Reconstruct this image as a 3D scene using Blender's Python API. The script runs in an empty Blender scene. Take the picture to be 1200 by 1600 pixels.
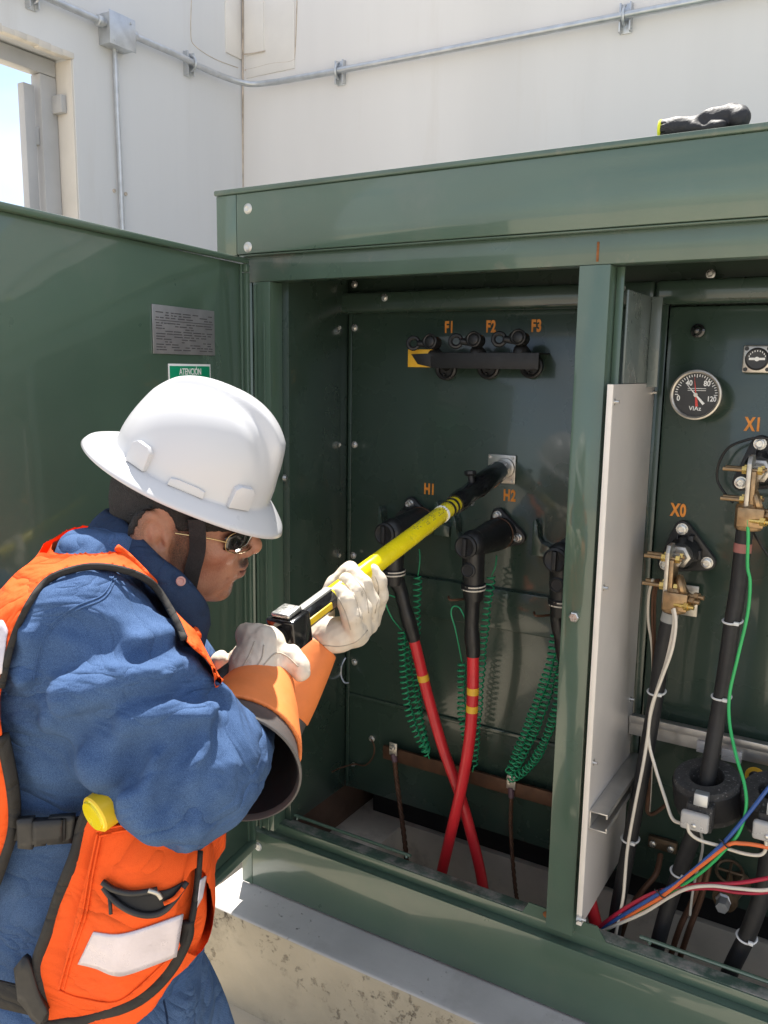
import bpy, bmesh, math, random
import numpy as np
from mathutils import Vector, Matrix, noise as mnoise
random.seed(7); np.random.seed(7)
SC = bpy.context.scene
COL = SC.collection
R_ = math.radians

# ------------------------------------------------------------------ camera
FPX = 1318.08
YAW, PITCH, ROLL = R_(31.06), R_(9.67), R_(.837)
CAM = np.array([1.359, -1.562, 1.6])
def _cam_axes():
    cy, sy, cp, sp = math.cos(YAW), math.sin(YAW), math.cos(PITCH), math.sin(PITCH)
    fw = np.array([-sy*cp, cy*cp, -sp]); rt = np.array([cy, sy, 0.]); up = np.cross(rt, fw)
    c, s = math.cos(ROLL), math.sin(ROLL)
    return c*rt + s*up, -s*rt + c*up, fw
RT, UP, FW = _cam_axes()
cd = bpy.data.cameras.new('camera'); cam = bpy.data.objects.new('camera', cd); COL.objects.link(cam)
cam.matrix_world = Matrix([[RT[i], UP[i], -FW[i], CAM[i]] for i in range(3)] + [[0, 0, 0, 1]])
cd.sensor_fit = 'VERTICAL'; cd.sensor_height = 36; cd.lens = 36*FPX/1600
cd.clip_start = .02; cd.clip_end = 2000
SC.camera = cam

# ------------------------------------------------------------------ sky and sun
SUN_EL, SUN_AZ = 65, math.degrees(math.atan2(-.55, .835))   # azimuth from +Y towards +X
w = bpy.data.worlds.new('World'); SC.world = w; w.use_nodes = True
nt = w.node_tree; nt.nodes.clear()
wo = nt.nodes.new('ShaderNodeOutputWorld'); bg = nt.nodes.new('ShaderNodeBackground')
sky = nt.nodes.new('ShaderNodeTexSky'); sky.sky_type = 'NISHITA'; sky.sun_disc = False
sky.sun_elevation = R_(SUN_EL); sky.sun_rotation = R_(SUN_AZ); sky.altitude = 1500; sky.dust_density = 1.5
tc = nt.nodes.new('ShaderNodeTexCoord'); mp = nt.nodes.new('ShaderNodeMapping'); mp.inputs['Scale'].default_value = (1, 1, 2.6)
cn = nt.nodes.new('ShaderNodeTexNoise'); cn.inputs['Scale'].default_value = 2.2; cn.inputs['Detail'].default_value = 7; cn.inputs['Distortion'].default_value = .4
cr = nt.nodes.new('ShaderNodeValToRGB'); cr.color_ramp.elements[0].position = .28; cr.color_ramp.elements[1].position = .58
mx = nt.nodes.new('ShaderNodeMix'); mx.data_type = 'RGBA'; mx.inputs[7].default_value = (4.0, 4.2, 4.6, 1)
nt.links.new(tc.outputs['Generated'], mp.inputs[0]); nt.links.new(mp.outputs[0], cn.inputs[0])
nt.links.new(cn.outputs[0], cr.inputs[0]); nt.links.new(cr.outputs[0], mx.inputs[0]); nt.links.new(sky.outputs[0], mx.inputs[6])
nt.links.new(mx.outputs[2], bg.inputs[0]); nt.links.new(bg.outputs[0], wo.inputs[0])
bg.inputs[1].default_value = .12
sl = bpy.data.lights.new('sun', 'SUN'); sl.energy = 4.8; sl.angle = R_(.55); sl.color = (1, .95, .88)
so = bpy.data.objects.new('sun', sl); COL.objects.link(so)
_sd = Vector((math.cos(R_(SUN_EL))*math.sin(R_(SUN_AZ)), math.cos(R_(SUN_EL))*math.cos(R_(SUN_AZ)), math.sin(R_(SUN_EL))))
so.rotation_euler = _sd.to_track_quat('Z', 'Y').to_euler(); so.location = _sd*20
SC.view_settings.view_transform = 'Standard'; SC.view_settings.look = 'None'
SC.view_settings.exposure = 1.19; SC.view_settings.gamma = 1; SC.view_settings.use_curve_mapping = False

# ------------------------------------------------------------------ construction helpers
def _ray(x, y): return RT*((x-600)/FPX) - UP*((y-800)/FPX) + FW
def PY(x, y, Y): d = _ray(x, y); return CAM + d*((Y-CAM[1])/d[1])
def PX(x, y, X): d = _ray(x, y); return CAM + d*((X-CAM[0])/d[0])
def PZ(x, y, Z): d = _ray(x, y); return CAM + d*((Z-CAM[2])/d[2])
def PD(x, y, D): return CAM + _ray(x, y)*D

LOC = {}          # world location of every object (no thing is rotated)
def link(o, loc, parent):
    COL.objects.link(o); loc = Vector(loc); LOC[o.name] = loc
    if parent is not None:
        o.parent = parent; o.location = loc - LOC[parent.name]
    else: o.location = loc
def thing(name, label, cat, loc, group=None):
    o = bpy.data.objects.new(name, None); o.empty_display_size = .05; link(o, loc, None)
    o['label'] = label; o['category'] = cat
    if group: o['group'] = group
    return o
def tag(o, label=None, cat=None, group=None, kind=None):
    for k, v in (('label', label), ('category', cat), ('group', group), ('kind', kind)):
        if v: o[k] = v
    return o
def mesh_obj(name, verts, faces, mat, parent=None, smooth=True, ang=35, origin=None):
    v = np.asarray(verts, float).reshape(-1, 3)
    c = (v.min(0)+v.max(0))/2 if origin is None else np.asarray(origin, float)
    me = bpy.data.meshes.new(name); me.from_pydata((v-c).tolist(), [], [list(map(int, f)) for f in faces])
    me.materials.append(mat)
    fin(me, smooth, ang)
    o = bpy.data.objects.new(name, me); link(o, c, parent)
    return o
def fin(me, smooth=True, ang=35):
    if smooth:
        me.polygons.foreach_set('use_smooth', [True]*len(me.polygons))
        if ang: me.set_sharp_from_angle(angle=R_(ang))
    me.update()

class MB:
    """collects shapes, then links them as one mesh object"""
    def __init__(s): s.bm = bmesh.new()
    def _xf(s, vs, M):
        if M is not None: bmesh.ops.transform(s.bm, matrix=M, verts=vs)
    def box(s, lo, hi, bev=.0015, M=None, seg=2):
        lo, hi = np.minimum(lo, hi), np.maximum(lo, hi)
        r = bmesh.ops.create_cube(s.bm, size=1); vs = r['verts']
        for v in vs: v.co = Vector([(lo[i]+hi[i])/2 + v.co[i]*(hi[i]-lo[i]) for i in range(3)])
        if bev:
            b = min(bev, .45*min(hi-lo))
            es = list({e for v in vs for e in v.link_edges})
            g = bmesh.ops.bevel(s.bm, geom=es, offset=b, segments=seg, profile=.5, affect='EDGES')
            vs = list({v for f in g['faces'] for v in f.verts} | set(v for v in vs if v.is_valid))
            # include all verts of the island
            st = list(vs); seen = set(vs)
            while st:
                a = st.pop()
                for e in a.link_edges:
                    o = e.other_vert(a)
                    if o not in seen: seen.add(o); st.append(o)
            vs = list(seen)
        s._xf(vs, M); return s
    def lathe(s, prof, p0, axis, n=20, cap=True, up=(0, 0, 1), sx=1., sy=1.):
        """prof: list of (distance along axis, radius)"""
        a = Vector(axis).normalized(); u = Vector(up)
        if abs(a.dot(u)) > .95: u = Vector((1, 0, 0))
        x = u.cross(a).normalized(); y = a.cross(x); p0 = Vector(p0)
        rings = []
        for d, r in prof:
            rings.append([s.bm.verts.new(p0 + a*d + x*(r*sx*math.cos(2*math.pi*k/n)) + y*(r*sy*math.sin(2*math.pi*k/n))) for k in range(n)])
        for i in range(len(rings)-1):
            for k in range(n):
                s.bm.faces.new((rings[i][k], rings[i][(k+1) % n], rings[i+1][(k+1) % n], rings[i+1][k]))
        if cap:
            s.bm.faces.new(rings[0][::-1]); s.bm.faces.new(rings[-1])
        return s
    def cyl(s, p0, p1, r, r2=None, n=16, bev=0):
        p0, p1 = Vector(p0), Vector(p1); L = (p1-p0).length; r2 = r if r2 is None else r2
        pr = [(0, r), (L, r2)] if not bev else [(0, r-bev), (bev*.4, r-bev*.3), (bev, r), (L-bev, r2), (L-bev*.4, r2-bev*.3), (L, r2-bev)]
        return s.lathe(pr, p0, p1-p0, n)
    def tube(s, pts, r, n=8, sub=6, closed=False, cap=True, flat=1.):
        P = smooth_path(pts, sub, closed) if sub > 1 else [Vector(p) for p in pts]
        m = len(P); rr = r if hasattr(r, '__len__') else None
        T = []
        for i in range(m):
            a = P[(i-1) % m] if closed or i > 0 else P[i]; b = P[(i+1) % m] if closed or i < m-1 else P[i]
            T.append((b-a).normalized())
        u = Vector((0, 0, 1)) if abs(T[0].z) < .9 else Vector((0, 1, 0))
        x = (u - T[0]*u.dot(T[0])).normalized(); rings = []
        for i in range(m):
            x = (x - T[i]*x.dot(T[i])).normalized(); y = T[i].cross(x)
            ri = r if rr is None else float(np.interp(i/(m-1), np.linspace(0, 1, len(rr)), rr))
            rings.append([s.bm.verts.new(P[i] + x*(ri*math.cos(2*math.pi*k/n)) + y*(ri*flat*math.sin(2*math.pi*k/n))) for k in range(n)])
        for i in range(m if closed else m-1):
            A, B = rings[i], rings[(i+1) % m]
            for k in range(n): s.bm.faces.new((A[k], A[(k+1) % n], B[(k+1) % n], B[k]))
        if cap and not closed:
            s.bm.faces.new(rings[0][::-1]); s.bm.faces.new(rings[-1])
        return s
    def torus(s, c, axis, R, r, n=24, m=8):
        a = Vector(axis).normalized(); u = Vector((0, 0, 1)) if abs(a.z) < .9 else Vector((1, 0, 0))
        x = u.cross(a).normalized(); y = a.cross(x); c = Vector(c)
        return s.tube([c + x*(R*math.cos(2*math.pi*k/n)) + y*(R*math.sin(2*math.pi*k/n)) for k in range(n)], r, m, 1, True)
    def prism(s, poly, d, bev=0):
        """poly: 3D points in a plane; d: extrusion vector"""
        d = Vector(d); a = [s.bm.verts.new(Vector(p)) for p in poly]; b = [s.bm.verts.new(Vector(p)+d) for p in poly]; n = len(a)
        f = [s.bm.faces.new(a), s.bm.faces.new(b[::-1])]
        for k in range(n): f.append(s.bm.faces.new((a[(k+1) % n], a[k], b[k], b[(k+1) % n])))
        if bev:
            bmesh.ops.bevel(s.bm, geom=list({e for q in f for e in q.edges}), offset=bev, segments=2, profile=.5, affect='EDGES')
        return s
    def ball(s, c, r, sc=(1, 1, 1), n=12):
        g = bmesh.ops.create_uvsphere(s.bm, u_segments=n, v_segments=max(6, n//2), radius=r)
        for v in g['verts']: v.co = Vector((v.co.x*sc[0], v.co.y*sc[1], v.co.z*sc[2])) + Vector(c)
        return s
    def build(s, name, mat, parent=None, smooth=True, ang=35, recalc=True):
        if recalc: bmesh.ops.recalc_face_normals(s.bm, faces=s.bm.faces)
        co = np.array([v.co for v in s.bm.verts]); c = (co.min(0)+co.max(0))/2
        for v in s.bm.verts: v.co -= Vector(c)
        me = bpy.data.meshes.new(name); s.bm.to_mesh(me); s.bm.free(); me.materials.append(mat); fin(me, smooth, ang)
        o = bpy.data.objects.new(name, me); link(o, c, parent); return o
def smooth_path(pts, sub=6, closed=False):
    P = [Vector(p) for p in pts]; n = len(P); out = []
    if n < 3: return P
    for i in range(n if closed else n-1):
        if closed: a, b, c, d = P[i-1], P[i], P[(i+1) % n], P[(i+2) % n]
        else: a, b, c, d = P[max(i-1, 0)], P[i], P[i+1], P[min(i+2, n-1)]
        for k in range(sub):
            t = k/sub
            out.append(.5*((2*b) + (c-a)*t + (2*a-5*b+4*c-d)*t*t + (3*b-a-3*c+d)*t**3))
    if not closed: out.append(P[-1])
    return out
def bx(name, lo, hi, mat, parent=None, bev=.0015): return MB().box(lo, hi, bev).build(name, mat, parent)
def inst(name, src, loc, parent, rot=None):
    o = bpy.data.objects.new(name, src.data); link(o, loc, parent)
    if rot is not None: o.rotation_euler = rot
    return o
def text(name, s, size, loc, rot, mat, parent, bold=0., sx=1., depth=.0004, align='CENTER', space=1.):
    cu = bpy.data.curves.new(name, 'FONT'); cu.body = s; cu.size = size; cu.extrude = depth; cu.offset = bold
    cu.align_x = align; cu.align_y = 'CENTER'; cu.resolution_u = 4; cu.space_character = space
    o = bpy.data.objects.new(name+'_curve', cu); COL.objects.link(o)
    me = bpy.data.meshes.new_from_object(o.evaluated_get(bpy.context.evaluated_depsgraph_get()))
    bpy.data.objects.remove(o); me.name = name; me.materials.clear(); me.materials.append(mat)
    me.transform(Matrix.Diagonal((sx, 1, 1, 1)))
    o = bpy.data.objects.new(name, me); link(o, loc, parent); o.rotation_euler = rot
    return o

# ------------------------------------------------------------------ materials
def mat(name, col, rough=.5, metal=0., var=.12, vscale=6., bump=0., bscale=200., rvar=.08, coat=0., stretch=(1, 1, 1), spec=.5, col2=None, c2scale=4., c2lo=.55, c2hi=.7, sheen=0., trans=0., bdist=.002, wavy=0.):
    m = bpy.data.materials.new(name); m.use_nodes = True; t = m.node_tree; b = t.nodes['Principled BSDF']
    N = lambda k: t.nodes.new(k); L = t.links.new
    tc = N('ShaderNodeTexCoord'); mp = N('ShaderNodeMapping'); mp.inputs['Scale'].default_value = stretch; L(tc.outputs['Object'], mp.inputs[0])
    n1 = N('ShaderNodeTexNoise'); n1.inputs['Scale'].default_value = vscale; n1.inputs['Detail'].default_value = 6; L(mp.outputs[0], n1.inputs[0])
    mr = N('ShaderNodeMapRange'); mr.inputs[1].default_value = .3; mr.inputs[2].default_value = .7; mr.inputs[3].default_value = 1-var; mr.inputs[4].default_value = 1+var; L(n1.outputs[0], mr.inputs[0])
    mu = N('ShaderNodeMix'); mu.data_type = 'RGBA'; mu.blend_type = 'MULTIPLY'; mu.inputs[0].default_value = 1; mu.inputs[6].default_value = (*col, 1); L(mr.outputs[0], mu.inputs[7])
    out = mu.outputs[2]
    if col2 is not None:
        n2 = N('ShaderNodeTexNoise'); n2.inputs['Scale'].default_value = c2scale; n2.inputs['Detail'].default_value = 8; n2.inputs['Roughness'].default_value = .65; L(mp.outputs[0], n2.inputs[0])
        r2 = N('ShaderNodeMapRange'); r2.inputs[1].default_value = c2lo; r2.inputs[2].default_value = c2hi; L(n2.outputs[0], r2.inputs[0])
        m2 = N('ShaderNodeMix'); m2.data_type = 'RGBA'; m2.inputs[7].default_value = (*col2, 1); L(r2.outputs[0], m2.inputs[0]); L(out, m2.inputs[6]); out = m2.outputs[2]
    L(out, b.inputs['Base Color'])
    n3 = N('ShaderNodeTexNoise'); n3.inputs['Scale'].default_value = vscale*3.1; n3.inputs['Detail'].default_value = 5; L(mp.outputs[0], n3.inputs[0])
    r3 = N('ShaderNodeMapRange'); r3.inputs[1].default_value = .3; r3.inputs[2].default_value = .7; r3.inputs[3].default_value = max(0, rough-rvar); r3.inputs[4].default_value = min(1, rough+rvar); L(n3.outputs[0], r3.inputs[0]); L(r3.outputs[0], b.inputs['Roughness'])
    b.inputs['Metallic'].default_value = metal; b.inputs['Coat Weight'].default_value = coat; b.inputs['Coat Roughness'].default_value = .08
    b.inputs['Specular IOR Level'].default_value = spec
    if sheen: b.inputs['Sheen Weight'].default_value = sheen
    if trans: b.inputs['Transmission Weight'].default_value = trans
    if bump:
        nb = N('ShaderNodeTexNoise'); nb.inputs['Scale'].default_value = bscale; nb.inputs['Detail'].default_value = 4; L(mp.outputs[0], nb.inputs[0])
        bu = N('ShaderNodeBump'); bu.inputs['Strength'].default_value = bump; bu.inputs['Distance'].default_value = bdist; L(nb.outputs[0], bu.inputs['Height']); L(bu.outputs[0], b.inputs['Normal'])
    if wavy:      # the slow waviness of sheet metal, under a clear gloss
        nw = N('ShaderNodeTexNoise'); nw.inputs['Scale'].default_value = 5; nw.inputs['Detail'].default_value = 1; L(tc.outputs['Object'], nw.inputs[0])
        bw = N('ShaderNodeBump'); bw.inputs['Strength'].default_value = wavy; bw.inputs['Distance'].default_value = .006; L(nw.outputs[0], bw.inputs['Height']); L(bw.outputs[0], b.inputs['Coat Normal'])
        nd = N('ShaderNodeTexNoise'); nd.inputs['Scale'].default_value = 2.2; nd.inputs['Detail'].default_value = 9; nd.inputs['Roughness'].default_value = .7; L(tc.outputs['Object'], nd.inputs[0])
        rd = N('ShaderNodeMapRange'); rd.inputs[1].default_value = .42; rd.inputs[2].default_value = .75; rd.inputs[3].default_value = .04; rd.inputs[4].default_value = .13; L(nd.outputs[0], rd.inputs[0]); L(rd.outputs[0], b.inputs['Coat Roughness'])
    return m
M = {}
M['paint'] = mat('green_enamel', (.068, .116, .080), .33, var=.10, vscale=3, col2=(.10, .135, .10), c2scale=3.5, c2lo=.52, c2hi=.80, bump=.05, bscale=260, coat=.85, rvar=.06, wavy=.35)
M['paint_worn'] = mat('green_enamel_dusty', (.066, .110, .080), .36, var=.14, vscale=5, bump=.06, bscale=260, coat=.6, rvar=.1, wavy=.3, col2=(.19, .18, .15), c2scale=9, c2lo=.56, c2hi=.78)
M['paint_lip'] = mat('green_enamel_scuffed', (.06, .10, .075), .4, var=.2, vscale=14, bump=.2, bscale=120, rvar=.12, col2=(.26, .25, .22), c2scale=26, c2lo=.44, c2hi=.62)
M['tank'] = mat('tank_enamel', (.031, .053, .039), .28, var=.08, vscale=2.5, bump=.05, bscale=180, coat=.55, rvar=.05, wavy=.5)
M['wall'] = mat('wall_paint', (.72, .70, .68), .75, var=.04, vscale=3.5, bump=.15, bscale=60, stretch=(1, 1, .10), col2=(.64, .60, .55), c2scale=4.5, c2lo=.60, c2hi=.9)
M['wall_shade'] = mat('wall_paint_shade_tone', (.64, .645, .65), .6, var=.05, vscale=3.5, bump=.15, bscale=60, stretch=(1, 1, .10), col2=(.56, .545, .52), c2scale=4.5, c2lo=.55, c2hi=.85)  # same white paint, with the side wall's cooler, dimmer light put into its colour
M['wall_patch'] = mat('wall_patch_paint', (.73, .70, .66), .8, var=.06, vscale=5, bump=.3, bscale=40)
M['crack'] = mat('rusty_seam', (.52, .44, .36), .9, var=.35, vscale=20, bump=.4, bscale=60)
M['frame'] = mat('grey_frame_paint', (.42, .42, .42), .5, var=.08)
M['reveal'] = mat('window_reveal', (.62, .58, .52), .85, var=.08, bump=.4, bscale=40)
M['galv'] = mat('galvanised_steel', (.52, .54, .56), .38, .75, var=.12, vscale=25, bump=.05, bscale=300)
M['steel'] = mat('zinc_bolt', (.62, .61, .58), .30, .9, var=.12, vscale=60)
M['boltp'] = mat('white_bolt_cap', (.55, .55, .52), .4, .5, var=.1, vscale=60)
M['concrete'] = mat('pad_concrete', (.47, .405, .30), .9, var=.16, vscale=5, bump=.6, bscale=38, col2=(.30, .255, .19), c2scale=7, c2lo=.56, c2hi=.74, spec=.25, bdist=.004)
def specks(m, col, lo=.60, hi=.68, sc=55, csc=4.5, depth=.004):
    """clustered pits and dark specks on concrete"""
    t = m.node_tree; b = t.nodes['Principled BSDF']; N = t.nodes.new; L = t.links.new
    tc = N('ShaderNodeTexCoord'); a = N('ShaderNodeTexNoise'); a.inputs['Scale'].default_value = sc; a.inputs['Detail'].default_value = 6; a.inputs['Roughness'].default_value = .7; L(tc.outputs['Object'], a.inputs[0])
    c = N('ShaderNodeTexNoise'); c.inputs['Scale'].default_value = csc; c.inputs['Detail'].default_value = 3; L(tc.outputs['Object'], c.inputs[0])
    r = N('ShaderNodeMapRange'); r.inputs[1].default_value = lo; r.inputs[2].default_value = hi; L(a.outputs[0], r.inputs[0])
    r2 = N('ShaderNodeMapRange'); r2.inputs[1].default_value = .44; r2.inputs[2].default_value = .60; L(c.outputs[0], r2.inputs[0])
    mu = N('ShaderNodeMath'); mu.operation = 'MULTIPLY'; L(r.outputs[0], mu.inputs[0]); L(r2.outputs[0], mu.inputs[1])
    src = b.inputs['Base Color'].links[0].from_socket; x = N('ShaderNodeMix'); x.data_type = 'RGBA'; x.inputs[7].default_value = (*col, 1); L(mu.outputs[0], x.inputs[0]); L(src, x.inputs[6]); L(x.outputs[2], b.inputs['Base Color'])
    bu = N('ShaderNodeBump'); bu.invert = True; bu.inputs['Strength'].default_value = .8; bu.inputs['Distance'].default_value = depth; L(mu.outputs[0], bu.inputs['Height'])
    if b.inputs['Normal'].links: L(b.inputs['Normal'].links[0].from_socket, bu.inputs['Normal'])
    L(bu.outputs[0], b.inputs['Normal'])
specks(M['concrete'], (.12, .095, .07), .555, .65, 42, 4.0, .005)
M['concrete_top'] = mat('pit_concrete', (.66, .60, .50), .92, var=.15, vscale=7, bump=.5, bscale=50, col2=(.34, .30, .25), c2scale=8, c2lo=.55, c2hi=.75, spec=.2)
M['concrete_cap'] = mat('trowelled_concrete', (.50, .48, .455), .8, var=.10, vscale=6, bump=.3, bscale=60, col2=(.40, .38, .355), c2scale=9, c2lo=.55, c2hi=.75, spec=.3)
specks(M['concrete_cap'], (.14, .13, .12), .64, .70, 70, 6)
M['ground'] = mat('ground_concrete', (.48, .42, .325), .93, var=.14, vscale=2.4, bump=.5, bscale=45, col2=(.33, .29, .24), c2scale=5, c2lo=.55, c2hi=.75, spec=.2)
M['rubber'] = mat('black_rubber', (.014, .014, .015), .42, var=.2, vscale=30, bump=.08, bscale=200)
M['rubber_dull'] = mat('dull_black_rubber', (.012, .012, .013), .55, var=.25, vscale=20, bump=.2, bscale=200)
M['red'] = mat('red_cable_jacket', (.62, .022, .03), .38, var=.12, vscale=14, bump=.04, bscale=100)
M['tape_y'] = mat('yellow_tape', (.75, .42, .03), .5, var=.1, vscale=40)
M['tape_p'] = mat('pink_tape', (.32, .12, .10), .6, var=.1, vscale=40)
M['tape_g'] = mat('grey_tape', (.30, .30, .28), .6, var=.1, vscale=40)
M['wire_g'] = mat('green_wire_jacket', (.025, .33, .145), .4, var=.1, vscale=30)
M['wire_g2'] = mat('bright_green_wire_jacket', (.03, .40, .11), .4, var=.08, vscale=30)
M['wire_w'] = mat('white_wire_jacket', (.66, .60, .50), .45, var=.08, vscale=30)
M['wire_b'] = mat('blue_wire_jacket', (.03, .09, .30), .4, var=.1, vscale=30)
M['wire_o'] = mat('orange_wire_jacket', (.75, .16, .04), .4, var=.1, vscale=30)
M['wire_r'] = mat('crimson_wire_jacket', (.42, .02, .05), .4, var=.1, vscale=30)
M['copper'] = mat('oxidised_copper', (.095, .045, .024), .6, .4, var=.3, vscale=25, bump=.1, bscale=80)
M['old_bronze'] = mat('old_bronze', (.11, .075, .045), .55, .7, var=.3, vscale=40, bump=.2, bscale=120)
M['bronze'] = mat('bronze_clamp', (.36, .24, .13), .42, .85, var=.25, vscale=60, bump=.15, bscale=160)
M['brass'] = mat('brass_nut', (.75, .52, .16), .3, .95, var=.1, vscale=60)
M['tin'] = mat('tinned_bar', (.50, .47, .42), .38, .85, var=.15, vscale=60)
M['alu'] = mat('aluminium_extrusion', (.60, .58, .55), .36, .85, var=.08, vscale=18, bump=.05, bscale=200)
M['barrier'] = mat('barrier_sheet', (.60, .56, .52), .38, .2, var=.07, vscale=5, bump=.05, bscale=150)
M['barrier_edge'] = mat('barrier_edge', (.80, .74, .66), .45, .0, var=.05, vscale=20)
M['stencil'] = mat('orange_stencil_paint', (.72, .25, .03), .55, var=.15, vscale=90)
M['white'] = mat('white_print', (.80, .80, .78), .5, var=.03)
M['sign_green'] = mat('green_label', (.0, .26, .12), .45, var=.05)
M['plate'] = mat('engraved_plate', (.34, .34, .35), .42, .6, var=.10, vscale=30)
M['plate_ink'] = mat('plate_engraving', (.09, .09, .095), .6, .3, var=.1)
M['yellow'] = mat('yellow_fibreglass', (.82, .66, .01), .22, var=.07, vscale=25, coat=.5, col2=(.45, .40, .03), c2scale=30, c2lo=.62, c2hi=.75)
M['yellow_cap'] = mat('yellow_plastic', (.78, .52, .02), .4, var=.08, vscale=25)
M['black'] = mat('black_plastic', (.012, .012, .013), .48, var=.2, vscale=40)
M['black_gloss'] = mat('black_gloss_plastic', (.01, .01, .011), .14, var=.2, vscale=40, coat=.5)
M['dial'] = mat('black_dial', (.022, .022, .024), .4, var=.1)
M['needle_red'] = mat('red_needle', (.6, .05, .04), .4, var=.05)
M['foam'] = mat('moulded_core', (.036, .035, .034), .75, var=.3, vscale=60, bump=.5, bscale=220, col2=(.20, .19, .18), c2scale=160, c2lo=.58, c2hi=.66)
M['clear'] = mat('translucent_cover', (.62, .60, .57), .25, var=.05, trans=.35)
M['tie'] = mat('nylon_tie', (.70, .70, .68), .45, var=.03)
M['rust'] = mat('rust', (.24, .085, .025), .9, var=.4, vscale=80, bump=.4, bscale=200)
M['wood'] = mat('brown_steel', (.12, .07, .045), .8, var=.3, vscale=12, bump=.3, bscale=60)
M['sheet'] = mat('grey_green_sheet', (.105, .13, .125), .30, var=.08, vscale=4, coat=.5, wavy=.3)
# ================================================================== GROUND AND WALLS
g = MB().box((-40, -40, -.3), (40, 40, 0), 0).build('ground', M['ground']); tag(g, kind='structure')
WX, WY, WH = -1.245, 1.5, 3.22
wl = thing('wall', 'white painted side wall with the window opening and the conduit drop', 'wall', (WX-.1, -.5, 0))
# side wall with an opening y .0->.595, z 1.25->2.665
OY0, OY1, OZ0, OZ1 = -.55, .595, 1.2, 2.665
m = MB(); T = .17
m.box((WX-T, -1.35, 0), (WX, OY0, WH), 0); m.box((WX-T, OY1, 0), (WX, WY, WH), 0)
m.box((WX-T, OY0, OZ1), (WX, OY1, WH), 0); m.box((WX-T, OY0, 0), (WX, OY1, OZ0), 0)
m.build('wall_face', M['wall_shade'], wl, False)
# rough broken plaster along the head and the jamb of the opening
rv = MB()
for k in range(24):
    y = OY1 - .02 - k*.047
    rv.box((WX-.03, y-.026, OZ1-.006-random.random()*.008), (WX+.0025, y+.026, OZ1+.012+random.random()*.008), .004)
rv.build('plaster_edge', M['reveal'], wl)
MB().box((WX-T+.004, OY1-.006, OZ0), (WX-.004, OY1+.004, OZ1-.01), .001).build('reveal', M['reveal'], wl)
# steel frame and its open leaf
fx = WX-.085
f = MB()
f.box((fx-.05, OY1-.075, OZ0), (fx, OY1-.008, OZ1-.062), .002); f.box((fx-.05, OY0, OZ1-.060), (fx, OY1-.008, OZ1-.006), .002)
f.box((fx-.05, OY0, OZ0), (fx, OY1-.008, OZ0+.05), .002)
fr = f.build('window_frame', M['frame'], wl)
f = MB(); f.box((fx-.045, OY1-.135, OZ0+.06), (fx-.012, OY1-.093, OZ1-.105), .002)
f.box((fx-.040, OY1-.092, OZ1-.30), (fx-.016, OY1-.076, OZ1-.24), .002)
f.build('window_leaf', M['frame'], fr)
f = MB(); f.box((fx-.004, OY1-.03, OZ1-.185), (fx+.05, OY1-.0065, OZ1-.125), .002); f.cyl((fx+.03, OY1-.008, OZ1-.155), (fx+.03, OY1-.022, OZ1-.155), .010, n=8)
f.build('bracket', M['frame'], fr)
wb = thing('wall', 'white painted rear wall behind the green cabinet', 'wall', (1.5, WY+.1, 0))
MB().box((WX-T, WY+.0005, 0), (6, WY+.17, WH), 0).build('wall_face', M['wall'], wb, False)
# patches and cracked seams by the corner
def patch_on_rear(px0, py0, px1, py1, dep, name='patch'):
    a = PY(px0, py0, WY); b = PY(px1, py1, WY)
    return bx(name, (a[0], WY-dep, b[2]), (b[0], WY+.002, min(a[2], WH)), M['wall_patch'], wb, .002)
patch_on_rear(383, -60, 414, 82, .010)
patch_on_rear(383, -60, 461, 107, .004)
a = PX(350, -60, WX); b = PX(376, 80, WX)
bx('patch', (WX-.002, a[1], b[2]-.035), (WX+.007, b[1], WH-.02), M['wall_patch'], wl, .002)
def seam(pts, r, parent): return MB().tube(pts, r, 5, 3).build('cracked_seam', M['crack'], parent)
j = lambda p, s=.004: np.array(p)+np.random.randn(3)*[s, 0, s]
seam([j(PY(x, y, WY-.001)) for x, y in ((381, 110), (400, 106), (425, 101), (450, 97), (460, 93))], .0035, wb)
seam([j(PY(x, y, WY-.001), .002) for x, y in ((461, 93), (462, 60), (463, 30), (464, 0))], .0022, wb)
seam([j(PY(x, y, WY-.011), .002) for x, y in ((382, 84), (395, 82), (414, 79))], .0025, wb)
seam([np.array(PY(379, y, WY))*[1, 1, 1]+[.004, -.003, 0] for y in (-20, 80, 200, 330, 600)], .0035, wb)
seam([np.array(PX(x, y, WX))+[.0005, 0, 0] for x, y in ((299, 0), (298, 55), (305, 72), (335, 92), (372, 106))], .0016, wl)
for (x, y) in ((178, 298), (196, 303)):
    p = PX(x, y, WX); MB().cyl(p, p+np.array([.004, 0, 0]), .007, n=10).build('anchor_hole', M['crack'], wl)

# ------------------------------------------------------------------ conduit
cz = 2.80; cr_ = .0122
ct = thing('conduit', 'galvanised conduit bending round the wall corner, with junction box and drop', 'conduit', (WX+.03, WY-.03, cz))
off = .035
pts = [(WX+off, -1.3, cz+.01)] + [(WX+off, y, cz+.006) for y in (-.6, 0., .5, .9, 1.1)]
pts += [(WX+off, 1.2, cz), (WX+off+.012, 1.33, cz-.004), (WX+off+.055, 1.43, cz-.010), (WX+off+.15, WY-off-.006, cz-.012), (WX+off+.28, WY-off, cz-.014)]
pts += [(x, WY-off, cz-.018-.004*i) for i, x in enumerate((-.6, 0, .8, 1.8, 3, 5))]
MB().tube(pts, cr_, 12, 5).build('pipe', M['galv'], ct)
MB().tube([(WX+.016, .772, 2.74), (WX+.016, .774, 2.5), (WX+.016, .778, 2.1), (WX+.016, .782, .4)], .0095, 10, 3).build('pipe', M['galv'], ct)
jb = MB().box((WX, .712, 2.738), (WX+.062, .825, 2.842), .004).build('junction_box', M['galv'], ct)
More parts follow.
